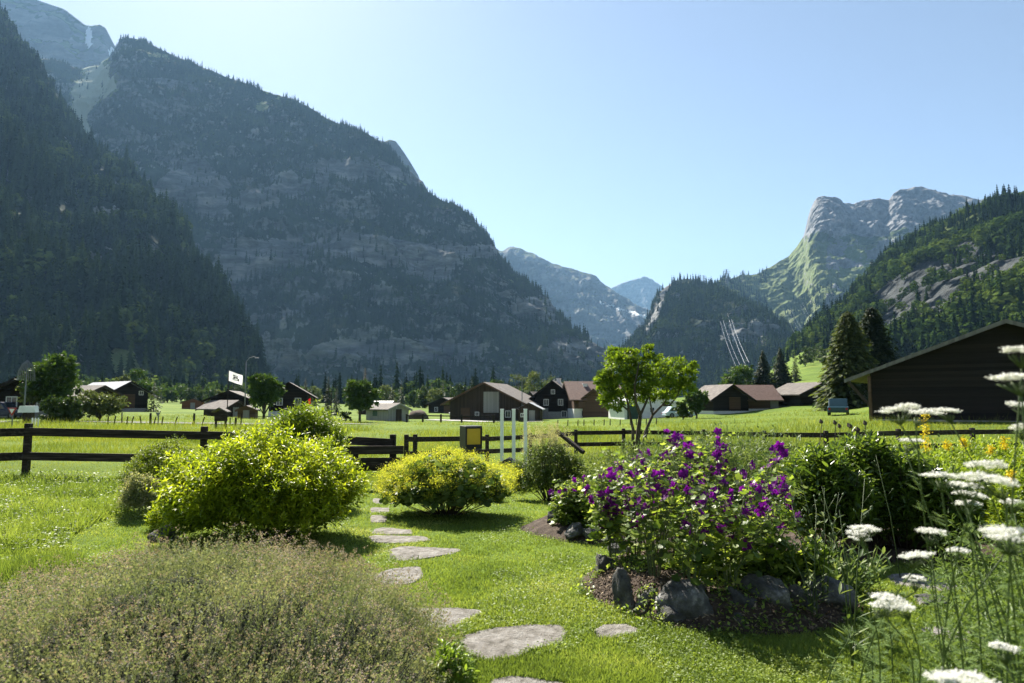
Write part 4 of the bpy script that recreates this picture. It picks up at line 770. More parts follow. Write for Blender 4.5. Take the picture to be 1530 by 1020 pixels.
# flagpoles
M_flag = leafmat('flag_cloth', [(.8, .8, .8), (.85, .85, .85)], .4, .8, .1, (1, 1, 1)); M_red = leafmat('red_cloth', [(.5, .02, .03), (.6, .03, .04)], .4, .8, .1, (1, .6, .6))
def flag(u, vt, Y, wpx, hpx, drop, mat, label, emblem=False):
    x = atg(u, Y); z = gz(x, Y); h = topz(vt, Y) - z; t = empty('flagpole', (x, Y, z), 0, label, 'flag')
    MB().tube([(0, 0, -.2), (0, 0, h)], [.06, .035], 8).build('pole', M_fence, t, smooth=True)
    w_, hh = wpx / F * Y, hpx / F * Y; s = np.linspace(0, 1, 16); v = np.linspace(0, 1, 9); Sg, Vg = np.meshgrid(s, v)
    P = np.stack([.05 + Sg * w_, .12 * np.sin(Sg * 7 + Vg * 2) * Sg * w_ * .8, h - .05 - Vg * hh - Sg * drop / F * Y], -1)
    fo = gridmesh('flag', P, mat, t)
    if emblem:
        m = MB(); 
        def pt(a, b): return (.05 + a * w_, .12 * math.sin(a * 7 + b * 2) * a * w_ * .8 - .03, h - .05 - b * hh - a * drop / F * Y)
        for a, b, da, db in ((.5, .3, .2, .05), (.42, .5, .07, .1), (.6, .45, .09, .07), (.5, .66, .2, .05), (.72, .6, .05, .12)):
            q = [pt(a - da, b - db), pt(a + da, b - db), pt(a + da, b + db), pt(a - da, b + db)]; m.add(q + [(c[0], c[1] + .01, c[2]) for c in q], [(0, 1, 2, 3), (7, 6, 5, 4)])
        m.build('emblem', M_dark, fo)
flag(340, 553, 78, 20, 15, 7, M_flag, 'tall pole flying a white flag with dark emblem beside the old farmhouse', True)
flag(460, 596, 96, 3.4, 8, -2, M_red, 'red flag on a short pole right of the broad roofed chalet')
# street lamp
Y = 84; x = atg(366, Y); z = gz(x, Y); t = empty('street_lamp', (x, Y, z), 0, 'tall thin street lamp with a curved arm right of the flagpole', 'lamp'); h = topz(540, Y) - z
MB().tube([(0, 0, -.2), (0, 0, h)], [.09, .05], 8).build('pole', M_steel, t, smooth=True); MB().tube([(0, 0, h), (.35, 0, h + .45), (.9, 0, h + .62), (1.2, 0, h + .5)], .04, 6).build('arm', M_steel, t, smooth=True); MB().box((1.05, -.1, h + .38), (1.55, .1, h + .5)).build('lamp_head', M_steel, t, bevel=.03)
for u, vt, Y, lb in ((495, 584, 110, 'plain thin dark mast between the slim spruces and red flag'), (780, 560, 110, 'thin mast standing in front of the broad brown barn'), (118, 580, 56, 'thin dark mast left of the round meadow bush')):
    x = atg(u, Y); z = gz(x, Y); o = MB().tube([(0, 0, -.2), (0, 0, topz(vt, Y) - z)], [.09, .06], 7).build('mast', M_steel if u == 780 else M_fence); o.location = (x, Y, z); tag(o, lb, 'mast')
# hooded pole at left: bell of thin rods
Y = 50; x = atg(37, Y); z = gz(x, Y); t = empty('hooded_pole', (x, Y, z), 0, 'tall pole carrying a pointed grey bell shaped hood at the left', 'pole'); h = topz(538, Y) - z
MB().tube([(0, 0, -.2), (0, 0, h)], [.07, .03], 8).build('pole', M_steel, t, smooth=True)
m = MB()
for k in range(26):
    a = 2 * PI * k / 26; m.tube([(.02 * math.cos(a), .02 * math.sin(a), h), (.3 * math.cos(a), .3 * math.sin(a), h - .3), (.5 * math.cos(a), .5 * math.sin(a), h - .8), (.56 * math.cos(a), .56 * math.sin(a), h - 1.5)], .018, 3)
m.build('hood', M_steel, t)
# info box and bollards behind the left fence post
Y = 48; x = atg(44, Y); z = gz(x, Y); t = empty('info_stand', (x, Y, z), .3, 'dark stand with a white pitched lid behind the left fence post', 'stand')
MB().box((-.3, -.2, 0), (.3, .2, topz(614, Y) - z)).build('body', M_oldwood, t); MB().prism([(-.55, topz(616, Y) - z), (.5, topz(616, Y) - z), (.42, topz(606, Y) - z), (-.45, topz(606, Y) - z)], -.4, .4).build('lid', M_whitep, t)
for u, lb in ((50, 'left of the three white stubs behind the left fence post'), (54.5, 'middle of the three white stubs behind the left fence post'), (59, 'right of the three white stubs behind the left fence post')):
    Y = 44; x = atg(u, Y); z = gz(x, Y); o = MB().tube([(0, 0, 0), (0, 0, topz(624, Y) - z - .05), (0, 0, topz(624, Y) - z)], [.05, .05, .03], 8).build('bollard', M_whitep); o.location = (x, Y, z); tag(o, lb, 'bollard', 'white bollards')
# give way signs (seen from the back and front)
def yield_sign(u, vt, vb, Y, wpx, label, back):
    x = atg(u, Y); z = gz(x, Y); t = empty('give_way_sign', (x, Y, z), 0, label, 'sign'); w_ = wpx / F * Y; h = topz(vt, Y) - z
    MB().tube([(0, .06, -.2), (0, .06, h)], .035, 8).build('post', M_steel, t, smooth=True)
    pl = MB().prism([(-w_ / 2, h), (0, h - w_ * .87), (w_ / 2, h)], -.02, .02).build('plate', plain('sign_red', (.35, .03, .03)) if not back else M_steel, t)
    if not back: MB().prism([(-w_ * .29, h - w_ * .12), (0, h - w_ * .62), (w_ * .29, h - w_ * .12)], -.03, -.022).build('white_field', M_whitep, pl)
yield_sign(19, 609, 0, 42, 14, 'give way sign at the left edge in front of the blue car', False)
yield_sign(237, 616, 0, 47, 7.5, 'grey back of a give way sign among the meadow stakes', True)
# kiosk
Y = 46; x = atg(331, Y); z = gz(x, Y); h = topz(616, Y) - z; t = empty('kiosk', (x, Y, z), 0, 'small roofed wooden notice kiosk on two legs below the flagpole', 'kiosk')
for s in (-1, 1): MB().box((s * .32 - .06, -.06, 0), (s * .32 + .06, .06, h)).build('leg', M_fence, t)
MB().box((-.4, -.1, h * .45), (.4, .1, h)).build('board', M_fence, t); MB().prism([(-.55, h), (0, h + .28), (.55, h), (.55, h + .06), (0, h + .35), (-.55, h + .06)], -.35, .35).build('roof', M_shingle, t)

# ------------------------------------------------------------------ road
M_asph = noisemat('asphalt', [(.10, .10, .10), (.16, .16, .155)], 3., .9, .2, obj=False)
def strip(name, pts, wd, mat, lift=.03):
    P = []
    pts = [Vector(p) for p in pts]; n = 60; L_ = len(pts) - 1
    for i in range(n + 1):
        f = i / n * L_; k = min(int(f), L_ - 1); p = pts[k].lerp(pts[k + 1], f - k); d = (pts[k + 1] - pts[k]).normalized(); nn_ = Vector((-d.y, d.x))
        row_ = []
        for s in (-1, -.5, 0, .5, 1): q = p + nn_ * s * wd / 2; row_.append((q.x, q.y, gz(q.x, q.y) + lift))
        P.append(row_)
    o = gridmesh(name, np.array(P), mat); tag(o, kind='structure')
strip('road', [W2(-300, 52), W2(-20, 54), W2(60, 53), W2(400, 53), W2(560, 60)], 2.2, M_asph, .05)
M_gravel = noisemat('gravel', [(.3, .29, .27), (.45, .44, .41)], 6., .95, .5, obj=False)
strip('farm_track', [W2(640, 104), W2(700, 102), W2(760, 96), W2(800, 98)], 5, M_gravel, .07)

# ------------------------------------------------------------------ stepping stones
M_slab = noisemat('stone_slab', [(.08, .075, .06), (.20, .185, .16), (.28, .265, .24), (.40, .385, .35)], 9, .95, 1., 45, bdist=.035, detail=10)
STONES = []
def slab(pix, label, seed):
    P = [onz(u, v, .02) for u, v in pix]; cx = sum(p[0] for p in P) / len(P); cy = sum(p[1] for p in P) / len(P)
    STONES.append(np.array([(p[0], p[1]) for p in P])); r = random.Random(seed); V = []
    n = len(P); m = n * 6; out_ = []
    for i in range(m):
        f = i / 6; k = int(f); a, b = P[k % n], P[(k + 1) % n]; t_ = f - k; x = a[0] * (1 - t_) + b[0] * t_; y = a[1] * (1 - t_) + b[1] * t_
        # soften corners
        c = P[(k - 1) % n]; q = 1 + r.uniform(-.06, .05); out_.append(((x - cx) * q, (y - cy) * q))
    for _ in range(2): out_ = [((out_[i - 1][0] + 2 * out_[i][0] + out_[(i + 1) % m][0]) / 4, (out_[i - 1][1] + 2 * out_[i][1] + out_[(i + 1) % m][1]) / 4) for i in range(m)]
    rings = [(1.02, -.05), (1.0, -.004), (.96, .008), (.7, .012), (.35, .014)]; zz = gz(cx, cy)
    for s, z in rings:
        for i, (x, y) in enumerate(out_): V.append((x * s, y * s, z + (noise(np.array([(x * s + cx) * 9, (y * s + cy) * 9, seed]), 4) * .006 if z > 0 else 0)))
    V.append((0, 0, .014)); Fc = []
    for k in range(len(rings) - 1): Fc += [(k * m + i, k * m + (i + 1) % m, (k + 1) * m + (i + 1) % m, (k + 1) * m + i) for i in range(m)]
    k = (len(rings) - 1) * m; Fc += [(k + i, k + (i + 1) % m, len(V) - 1) for i in range(m)]
    o = MB().add(V, Fc).build('stepping_stone', M_slab); o.location = (cx, cy, zz); tag(o, label, 'stepping stone', 'flat stepping stones in the lawn')
slab([(682, 960), (688, 948), (740, 935), (800, 930), (846, 931), (851, 945), (843, 959), (800, 968), (770, 981), (720, 986), (690, 974)], 'largest flat stepping stone, in the lawn in front of the path', 1)
slab([(600, 905), (640, 905), (728, 907), (722, 918), (700, 926), (672, 938), (640, 940), (610, 930)], 'squarish stepping stone emerging from behind the brown herb mound', 2)
slab([(885, 941), (900, 932), (935, 930), (960, 938), (953, 946), (915, 951), (893, 951)], 'small stepping stone beside the rock edged flower bed', 3)
slab([(730, 1010), (765, 1006), (852, 1016), (865, 1040), (800, 1060), (720, 1045)], 'stepping stone cut by the bottom edge of the view', 4)
slab([(553, 857), (585, 845), (630, 842), (635, 856), (620, 868), (590, 872), (560, 870)], 'stepping stone nearest the corner of the brown herb mound', 5)
slab([(578, 816), (600, 812), (688, 815), (691, 820), (650, 829), (600, 835), (584, 829)], 'widest stone of the upper row, pointing right', 6)
slab([(546, 798), (556, 795), (640, 797), (645, 804), (600, 808), (558, 807)], 'thin stepping stone third from the wide stone up the path', 7)
slab([(550, 786), (570, 783), (617, 787), (619, 793), (590, 795), (552, 793)], 'stepping stone just above the thin one beside the bright bush', 8)
slab([(553, 766), (580, 767), (577, 777), (554, 778)], 'small square stepping stone at the left foot of the yellow shrub', 9)
slab([(552, 752), (583, 752), (582, 760), (553, 761)], 'smallest far stepping stone between bush and yellow shrub', 10)
slab([(556, 735), (580, 735), (578, 742), (557, 743)], 'farthest stepping stone next to the left edge of the yellow shrub', 11)
slab([(1322, 856), (1350, 851), (1400, 856), (1442, 864), (1450, 876), (1410, 885), (1360, 876), (1335, 870)], 'grey stepping stone behind the white yarrow on the right', 12)
slab([(1165, 820), (1215, 819), (1228, 835), (1222, 851), (1180, 849)], 'pale stepping stone behind the violet mallow stems', 13)
slab([(1365, 938), (1400, 932), (1450, 938), (1505, 950), (1480, 964), (1400, 954)], 'shaded stepping stone in front of the bed at the lower right', 14)

# ------------------------------------------------------------------ rocks and bed soil
M_rock = noisemat('garden_rock', [(.025, .025, .024), (.07, .07, .066), (.13, .13, .12), (.42, .41, .39)], 6., .95, 1., 40, bdist=.03, detail=10)
BED = (1.72, 5.95, 1.12, 1.15)
def soil(cx, cy, rx, ry, h, name='flower_bed_soil'):
    a = np.linspace(0, 2 * PI, 73); r = np.linspace(0, 1.12, 26); A_, R_ = np.meshgrid(a, r); x = cx + np.cos(A_) * R_ * rx * (1 + .08 * np.sin(3 * A_)); y = cy + np.sin(A_) * R_ * ry
    P = np.stack([x, y, 0 * x], -1); e = sstep(1.08, .7, R_); z = ground(x, y) - .03 + e * (h + .03) + e * (.035 * fbm(P * 6, 4, .6, 8) + .015 * noise(P * 35, 3)); P[..., 2] = z
    o = gridmesh(name, P, M_soil); tag(o, kind='structure')
soil(*BED, .20); soil(1.3, 8.9, 1.2, 1.0, .12); soil(4.3, 7.9, 2.3, .95, .08)
# loose mulch and stones on the soil
v0, t0 = icos(0); n = 5200; a_ = rs.uniform(0, 6.28, n); r_ = np.sqrt(rs.rand(n)); px = BED[0] + np.cos(a_) * r_ * 1.12; py = BED[1] + np.sin(a_) * r_ * 1.15
P = np.stack([px, py, ground(px, py) + .20 * sstep(1.08, .7, r_) + .0], 1); V, T = scat(v0, t0, P, rots(rdir(n)), np.stack([rs.uniform(.003, .010, n), rs.uniform(.005, .024, n), rs.uniform(.002, .005, n)], 1))
M_mulch = leafmat('mulch', [(.05, .035, .02), (.14, .10, .07), (.34, .27, .19)], 0., .9, .1); o = trimesh('mulch', V, T, M_mulch, None, {'var': np.repeat(rs.rand(n), len(v0))}); tag(o, kind='stuff')
def rk_(u, v, wp, hp, label, seed, mat=None, dz=0):
    X, Y, _ = onz(u, v + hp * .42, 0); s = Y / F; lump('garden_rock', (X, Y + wp * s * .3, hp * s * .38 + dz), (wp * s * .52, wp * s * .42, hp * s * .58), mat or M_rock, label, 'rock', seed, amp=.3, sub=4, flats=12, group='rocks round the flower beds')
rk_(908, 856, 52, 54, 'rounded pale rock at the left corner of the mallow bed', 1); rk_(936, 888, 36, 66, 'upright dark slab rock standing at the left of the mallow bed', 2)
rk_(1045, 908, 112, 62, 'largest grey boulder in the front edge of the mallow bed', 3); rk_(970, 905, 44, 40, 'small rock between the dark slab and the largest boulder', 4)
rk_(1160, 912, 84, 56, 'dark shaded rock right of the largest boulder', 5, dz=.05); rk_(1248, 905, 92, 50, 'flat pale rock at the right front of the bed', 6, dz=.05); rk_(1112, 918, 54, 44, 'low dark rock touching the right side of the largest boulder', 7, dz=.04)
rk_(1010, 925, 46, 30, 'small half sunk rock left of the largest boulder', 19); rk_(1105, 935, 40, 24, 'small half sunk stone before the low dark rock', 20); rk_(1185, 925, 52, 30, 'half sunk stone in front of the dark shaded rock', 21)
rk_(1204, 916, 54, 42, 'dark rock left of the flat pale rock', 8, dz=.04); rk_(832, 778, 30, 32, 'rock at the far left tip of the rear mallow bed', 9); rk_(862, 796, 46, 24, 'low grey rock in front of the rear mallows', 10)
rk_(885, 800, 30, 22, 'small dark rock right of the low grey one', 11); rk_(760, 692, 30, 18, 'small grey rock left of the cream flowered plant', 12); rk_(816, 716, 28, 14, 'small rock at the foot of the cream flowered plant', 13); rk_(775, 697, 20, 14, 'tiny rock beside the small grey rock by the cream flowers', 14)
rk_(240, 800, 44, 24, 'pale rock at the left foot of the big bright bush', 15); rk_(1440, 790, 70, 36, 'shaded rock behind the white yarrow flowers', 16); rk_(930, 826, 40, 22, 'flat pale rock on top of the left corner of the mallow bed', 17); rk_(1400, 900, 60, 18, 'dark flat rock beside the lower right stepping stone', 18)
# ------------------------------------------------------------------ near vegetation
def inst(poly, x, y):
    c = np.zeros(len(x), bool); n = len(poly); j = n - 1
    for i in range(n):
        xi, yi = poly[i]; xj, yj = poly[j]; k = ((yi > y) != (yj > y)) & (x < (xj - xi) * (y - yi) / (yj - yi + 1e-12) + xi); c ^= k; j = i
    return c
THY = (-2.0, 3.95, 1.62, 2.0)     # brown herb mound
def free(x, y):
    ok = np.ones(len(x), bool)
    for s in STONES: ok &= ~inst((s - s.mean(0)) * .9 + s.mean(0), x, y)
    for cx, cy, rx, ry in (BED, (1.3, 8.9, 1.2, 1.0), (4.3, 7.9, 2.2, .9)):
        q = ((x - cx) / rx) ** 2 + ((y - cy) / ry) ** 2 + .35 * noise(np.stack([x * 3, y * 3, 0 * x], 1), 9); ok &= q > .78
    ok &= ((x - THY[0]) / (THY[2] * .92)) ** 2 + ((y - THY[1]) / (THY[3] * .92)) ** 2 > 1
    return ok
M_lawn = leafmat('lawn_blades', [(.10, .15, .035), (.15, .22, .045), (.22, .30, .06), (.32, .39, .10), (.44, .43, .2)], .5, .5, .25, nscale=1.3)
M_meadow = leafmat('meadow_blades', [(.08, .12, .018), (.13, .18, .024), (.21, .26, .038), (.30, .33, .07), (.40, .37, .16)], .5, .5, .25, nscale=.35)
def roughmask(x, y):   # uncut meadow in the left part and outside the fence
    return ((x < -.43 * y - 1.4 + .25 * np.sin(y * 1.3)) | (y > 14.3)).astype(float)
def screen_pts(n, v0, v1, u0=-420, u1=2050):
    u = rs.uniform(u0, u1, n); v = rs.uniform(v0, v1, n); Y = 1.6 * F / (v - 600); a = (u - 765) / F; b = (510 - v) / F
    return a / (math.cos(TH) - b * math.sin(TH)) * Y, Y
x, Y = screen_pts(int(700000 * GRASS), 712, 1130); k = free(x, Y); x, Y = x[k], Y[k]; rm = roughmask(x, Y)
pn = noise(np.stack([x * 2.2, Y * 2.2, 0 * x], 1), 14); pn2 = noise(np.stack([x * .5, Y * .5, 0 * x], 1), 15)
h = (.028 + .016 * rs.rand(len(x))) * (1 + .4 * pn) + rm * (.06 + .09 * rs.rand(len(x))) * (1 + .6 * pn)
wdt = (.0035 + .0007 * Y) * (1 + .4 * rm); D = np.stack([rs.normal(0, .55, len(x)), rs.normal(0, .55, len(x)), np.ones(len(x))], 1)
P = np.stack([x, Y, ground(x, Y) - .004], 1)
dry = .5 * np.exp(-(((x - .75) / .5) ** 2 + ((Y - 5.7) / .9) ** 2)) + .3 * np.exp(-(((x + 1.5) / .5) ** 2 + ((Y - 7.6) / 2.2) ** 2)); var = np.clip(.45 + .28 * pn2 + dry * (1 + pn) + .24 * rs.randn(len(x)) - .15 * rm, 0, 1)
acc = Acc(); nb_ = Y < 6.5
acc.leaves(BLADE, P[nb_], D[nb_], np.stack([wdt, h, h], 1)[nb_], rs.uniform(0, 6.28, nb_.sum()), var[nb_]); fb_ = ~nb_
acc.leaves(BLADE1, P[fb_], D[fb_], np.stack([wdt * 1.1, h, h], 1)[fb_], rs.uniform(0, 6.28, fb_.sum()), var[fb_])
o = acc.build('lawn_grass', M_lawn); tag(o, kind='stuff')
# clover and small broad leaves in the lawn
x, Y = screen_pts(int(205000 * GRASS), 705, 1100); k = free(x, Y) & (noise(np.stack([x * 1.7, Y * 1.7, 0 * x], 1), 24) > .05 - .5 * roughmask(x, Y)); x, Y = x[k], Y[k]; rm = roughmask(x, Y)
P = np.stack([x, Y, ground(x, Y) + .012 + .03 * rs.rand(len(x)) + rm * .07 * rs.rand(len(x))], 1); D = rdir(len(x), -.1); D[:, 2] *= .5
acc = Acc(); acc.leaves(OVAL, P, D, (.010 + .006 * rs.rand(len(x))) * (1 + .09 * Y) * (1 + .7 * rm), rs.uniform(-.6, .6, len(x)), rs.uniform(.1, .6, len(x)))
o = acc.build('clover', M_lawn); tag(o, kind='stuff')
# meadow beyond the fence
for nm_, v0, v1, cnt, hh, ww in (('meadow_grass', 617.5, 712, 320000, .20, .012), ('tall_meadow_grass', 634, 660, 55000, .45, .014)):
    x, Y = screen_pts(int(cnt * GRASS), v0, v1); k = (Y > 14) & (free(x, Y)); x, Y = x[k], Y[k]
    pn = noise(np.stack([x * .25, Y * .12, 0 * x], 1), 33); mown = sstep(.25, .0, pn); h = hh * (.35 + .9 * rs.rand(len(x))) * (.35 + .65 * mown) * np.clip(.4 + Y / 40, .5, 1.3)
    D = np.stack([rs.normal(0, .35, len(x)), rs.normal(0, .35, len(x)), np.ones(len(x))], 1); wdt = ww * np.clip(Y / 22, .7, 4)
    acc = Acc(); acc.leaves(BLADE1, np.stack([x, Y, ground(x, Y) - .01], 1), D, np.stack([wdt, h, h], 1), rs.uniform(0, 6.28, len(x)), np.clip(.5 + .35 * pn + .25 * rs.randn(len(x)), 0, 1))
    o = acc.build(nm_, M_meadow); tag(o, kind='stuff')

# -- shrubs built from leafy shoots
def shrub(u, v, wpx, vtop, label, mat, n=700, per=10, leaf=.07, tpl=LANCE, name='leafy_shrub', cat='shrub', base_z=None, Y=None, up=.5, sl=.25, low=-.35, ar=.9, lump_=.16, leafw=1., spread=.9, droop=0., stems=True, group=None, core=.35):
    if Y is None: X, Y, _ = onz(u, v, 0)
    else: X = atg(u, Y)
    z0 = gz(X, Y); h = topz(vtop, Y) - z0; rx = wpx / F * Y / 2; ry = rx * ar; t = empty(name, (X, Y, z0), 0, label, cat, group)
    d = rdir(n, low); lum = 1 + lump_ * noise(d * 2.1 + u * .13, int(u) % 50) + .6 * lump_ * noise(d * 5 + u, 3)
    rr = np.where(rs.rand(n) < .75, rs.uniform(.78, 1, n), rs.uniform(core, .85, n)) * lum; rr = np.where(rs.rand(n) < .07, rr * rs.uniform(1.04, 1.16, n), rr)
    cz = h * .42; B = d * np.stack([rx * rr, ry * rr, np.where(d[:, 2] > 0, h - cz, cz * 1.05) * rr], 1); B[:, 2] += cz; B[:, 2] = np.maximum(B[:, 2], .03 * h)
    D = d * np.array([1, 1, .6]) + rs.normal(0, .35, (n, 3)); D[:, 2] += up; D /= np.linalg.norm(D, axis=1, keepdims=True)
    L_ = sl * rs.uniform(.6, 1.3, n); f = (np.arange(per) + .6) / per
    P = (B[:, None] - D[:, None] * (1 - f[None, :, None]) * L_[:, None, None]).reshape(-1, 3); DD = np.repeat(D, per, 0)
    R = rots(DD); az = (np.tile(np.arange(per) * 2.4, n) + np.repeat(rs.uniform(0, 6.28, n), per))
    side = R[:, :, 0] * np.cos(az)[:, None] + R[:, :, 2] * np.sin(az)[:, None]
    ld_ = side * spread + DD * (.35 + .5 * np.tile(f, n)[:, None]) ; ld_[:, 2] -= droop
    sz = leaf * np.tile(1.15 - .5 * f, n) * rs.uniform(.75, 1.25, len(P)); var = np.clip(np.repeat(rs.rand(n) + .5 * noise(d * 3 + u, 8), per) * .5 + rs.rand(len(P)) * .3 + .25 * np.tile(f, n), 0, 1)
    a = Acc(); V_, T_ = scat(tpl[0] * np.array([leafw, 1, 1]), tpl[1], P, rots(ld_, rs.normal(0, .5, len(P))), sz); a.add(V_, T_, np.repeat(var, len(tpl[0]))); a.build('leaves', mat, t)
    if stems:
        m = MB(); k = min(60, n // 10)
        for i in range(k):
            b = B[i * (n // k)]; q = Vector([float(c) for c in b]); s0 = Vector((q.x * .2 + rnd.uniform(-.05, .05) * rx, q.y * .2, -.02)); m.tube([s0, s0.lerp(q, .5) + Vector((q.x * .08, q.y * .08, 0)), q], [.008, .006, .003], 4)
        m.build('stems', M_bark, t)
    return t, (X, Y, z0, rx, ry, h)
def froth(acc, B, D, n, r, size, tpl=QUADL, lo=0, hi=1):
    k = len(B); i = rs.randint(0, k, n); P = B[i] + rs.normal(0, r, (n, 3)) * np.array([1, 1, .7]); acc.leaves(tpl, P, rdir(n, -.2), size * rs.uniform(.6, 1.4, n), rs.uniform(0, 6.28, n), rs.uniform(lo, hi, n))
M_bright = leafmat('bright_leaves', [(.05, .09, .015), (.12, .18, .016), (.24, .32, .02), (.38, .46, .025), (.50, .55, .04)], .58, .4, .4)
shrub(392, 806, 300, 641, 'largest bright yellow green bush in the middle left of the garden', M_bright, n=3900, per=11, leaf=.074, sl=.28, lump_=.17, name='leafy_bush', cat='bush', ar=.85, low=-.55)
shrub(452, 745, 150, 602, 'tall green bush rising right behind the largest bright bush', leafmat('green_leaves', [(.04, .08, .015), (.09, .15, .018), (.18, .26, .022), (.32, .40, .03)], .5, .45, .35), n=1900, per=9, leaf=.08, name='leafy_bush', cat='bush', Y=11., ar=.9)
shrub(250, 745, 118, 652, 'small dark round bush left of the largest bright bush', leafmat('deep_leaves', [(.04, .07, .012), (.09, .14, .016), (.2, .27, .02), (.34, .4, .03)], .5, .5, .3), n=1700, per=8, leaf=.05, name='leafy_bush', cat='bush', Y=10.4, sl=.15)
M_grey = leafmat('greyish_leaves', [(.07, .10, .04), (.15, .20, .08), (.26, .31, .13), (.38, .38, .22), (.5, .44, .36)], .5, .6, .2)
shrub(214, 775, 62, 702, 'pinkish grey herb clump at the left foot of the bright bushes', M_grey, n=700, per=8, leaf=.045, name='herb_clump', cat='plant', Y=9.6, sl=.18, stems=False)
shrub(262, 800, 70, 745, 'low narrow leaved green tuft under the left side of the largest bush', M_bright, n=350, per=8, leaf=.09, name='leafy_tuft', cat='plant', Y=8.8, sl=.16, leafw=.6, stems=False)
# lady's mantle: round leaves below, yellow froth above
M_mantle = leafmat('round_green_leaves', [(.04, .08, .02), (.08, .14, .03), (.14, .21, .05), (.2, .27, .08)], .35, .5, .35)
M_froth = leafmat('yellow_froth', [(.26, .33, .03), (.44, .50, .05), (.62, .63, .08), (.76, .74, .14)], .5, .6, .2, (1.1, 1.05, .5))
t, (X, Y, z0, rx, ry, h) = shrub(668, 760, 186, 682, 'low round shrub covered in frothy yellow flowers beside the stone path', M_mantle, n=900, per=4, leaf=.11, tpl=ROUND, name='yellow_flowering_shrub', sl=.14, low=-.3, spread=1.2, up=.2, Y=10.1)
d = rdir(520, -.3); lum = 1 + .26 * noise(d * 2.6, 77) + .12 * noise(d * 6, 78); B = d * np.array([rx * .98, ry * .98, h * .60]) * lum[:, None]; B[:, 2] += h * .42; B[:, 2] = np.maximum(B[:, 2], .1)
keep = (B[:, 2] > .42 * h) | (rs.rand(len(B)) < .45); B = B[keep]; B = B + np.array([0, 0, .05]); a = Acc(); froth(a, B, None, 29000, .04, .017); a.build('flowers', M_froth, t)
# cream flowered plant
M_cream = leafmat('cream_froth', [(.30, .30, .16), (.45, .44, .26), (.58, .56, .38)], .4, .6, .2); M_softgreen = leafmat('soft_green', [(.04, .075, .02), (.09, .14, .035), (.15, .21, .06), (.23, .29, .10)], .45, .5, .3)
t, (X, Y, z0, rx, ry, h) = shrub(822, 716, 92, 652, 'tall feathery plant with cream flower plumes before the far fence', M_softgreen, n=1000, per=7, leaf=.075, name='cream_flowering_plant', cat='plant', Y=12.6, up=1.2, sl=.22, stems=True)
B = []
for i in range(46):
    a_ = rs.uniform(0, 6.28); r_ = rs.uniform(.1, 1); p0 = np.array([math.cos(a_) * r_ * rx, math.sin(a_) * r_ * ry, h * rs.uniform(.75, 1.02)]); tp_ = p0 + np.array([rs.normal(0, .05), rs.normal(0, .05), .22])
    B += [p0 * (1 - f) + tp_ * f for f in np.linspace(0, 1, 7)]
a = Acc(); froth(a, np.array(B), None, 6500, .02, .018); a.build('flowers', M_cream, t)
for u, v, w_, vt, Y, lb in ((775, 700, 34, 680, 12.8, 'small grey leaved plant left of the cream flowered plant'), (862, 716, 40, 672, 12.4, 'low green plant under the leaning dark plank'), (640, 712, 50, 690, 14.6, 'low weeds under the notice box'), (728, 704, 60, 686, 14.0, 'low weeds right of the notice box'), (586, 722, 46, 700, 12.6, 'small leafy weeds at the far end of the stone path'), (898, 700, 80, 668, 11.6, 'soft green herb between the leaning plank and the mallows'), (1060, 690, 110, 640, 10.6, 'tall soft green herb behind the tallest mallow'), (1140, 690, 110, 648, 10.2, 'tall soft green herb behind the right mallows'), (945, 690, 90, 652, 11.2, 'tall soft green herb behind the left mallows')):
    shrub(u, v, w_, vt, lb, M_softgreen, n=320, per=7, leaf=.07, name='herb', cat='plant', Y=Y, up=1., sl=.2, leafw=.7, stems=False)

# -- brown herb mound in the foreground
cx, cy, rx, ry = THY; a_ = np.linspace(0, 2 * PI, 61); r_ = np.linspace(0, 1, 20); A_, R_ = np.meshgrid(a_, r_)
def thz(x, y):
    q = np.sqrt(((x - cx) / rx) ** 2 + ((y - cy) / ry) ** 2); return .60 * np.clip(1 - q ** 2, 0, 1) ** .72 * (1 + .10 * noise(np.stack([x * 1.6, y * 1.6, 0 * x], -1), 4)) + .035 * noise(np.stack([x * 5, y * 5, 0 * x], -1), 5)
xx, yy = cx + np.cos(A_) * R_ * rx * .97, cy + np.sin(A_) * R_ * ry * .97
t = empty('herb_mound', (cx, cy, 0), 0, 'big mound of faded brown green flowering thyme filling the lower left corner', 'herb')
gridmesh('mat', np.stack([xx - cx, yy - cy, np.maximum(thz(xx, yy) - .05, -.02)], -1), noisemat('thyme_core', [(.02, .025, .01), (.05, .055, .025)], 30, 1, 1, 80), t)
M_thy = leafmat('thyme_leaves', [(.055, .085, .045), (.14, .18, .09), (.24, .27, .15), (.36, .36, .24)], .45, .6, .2, nscale=2.5)
M_thf = leafmat('thyme_flowers', [(.18, .15, .10), (.30, .24, .19), (.43, .35, .32), (.60, .50, .52)], .35, .7, .15, nscale=2.)
n = int(15000 * GRASS); u = rs.uniform(-60, 700, n * 3); a0 = rs.uniform(0, 6.28, n * 3); r0 = np.sqrt(rs.rand(n * 3)); x = cx + np.cos(a0) * r0 * rx; y = cy + np.sin(a0) * r0 * ry; k = (y > 1.4); x, y = x[k][:n], y[k][:n]; n = len(x)
z = thz(x, y); q = np.stack([(x - cx) / rx, (y - cy) / ry], 1); hs = rs.uniform(.05, .2, n) ** 1.0 * (1 + .6 * noise(np.stack([x * 5, y * 5, 0 * x], 1), 71)); D = np.stack([q[:, 0] * .7 + rs.normal(0, .3, n), q[:, 1] * .7 + rs.normal(0, .3, n), 1 + 0 * x], 1); D /= np.linalg.norm(D, axis=1, keepdims=True)
B = np.stack([x - cx, y - cy, z - .05], 1); per = 9; f = (np.arange(per) + .5) / per
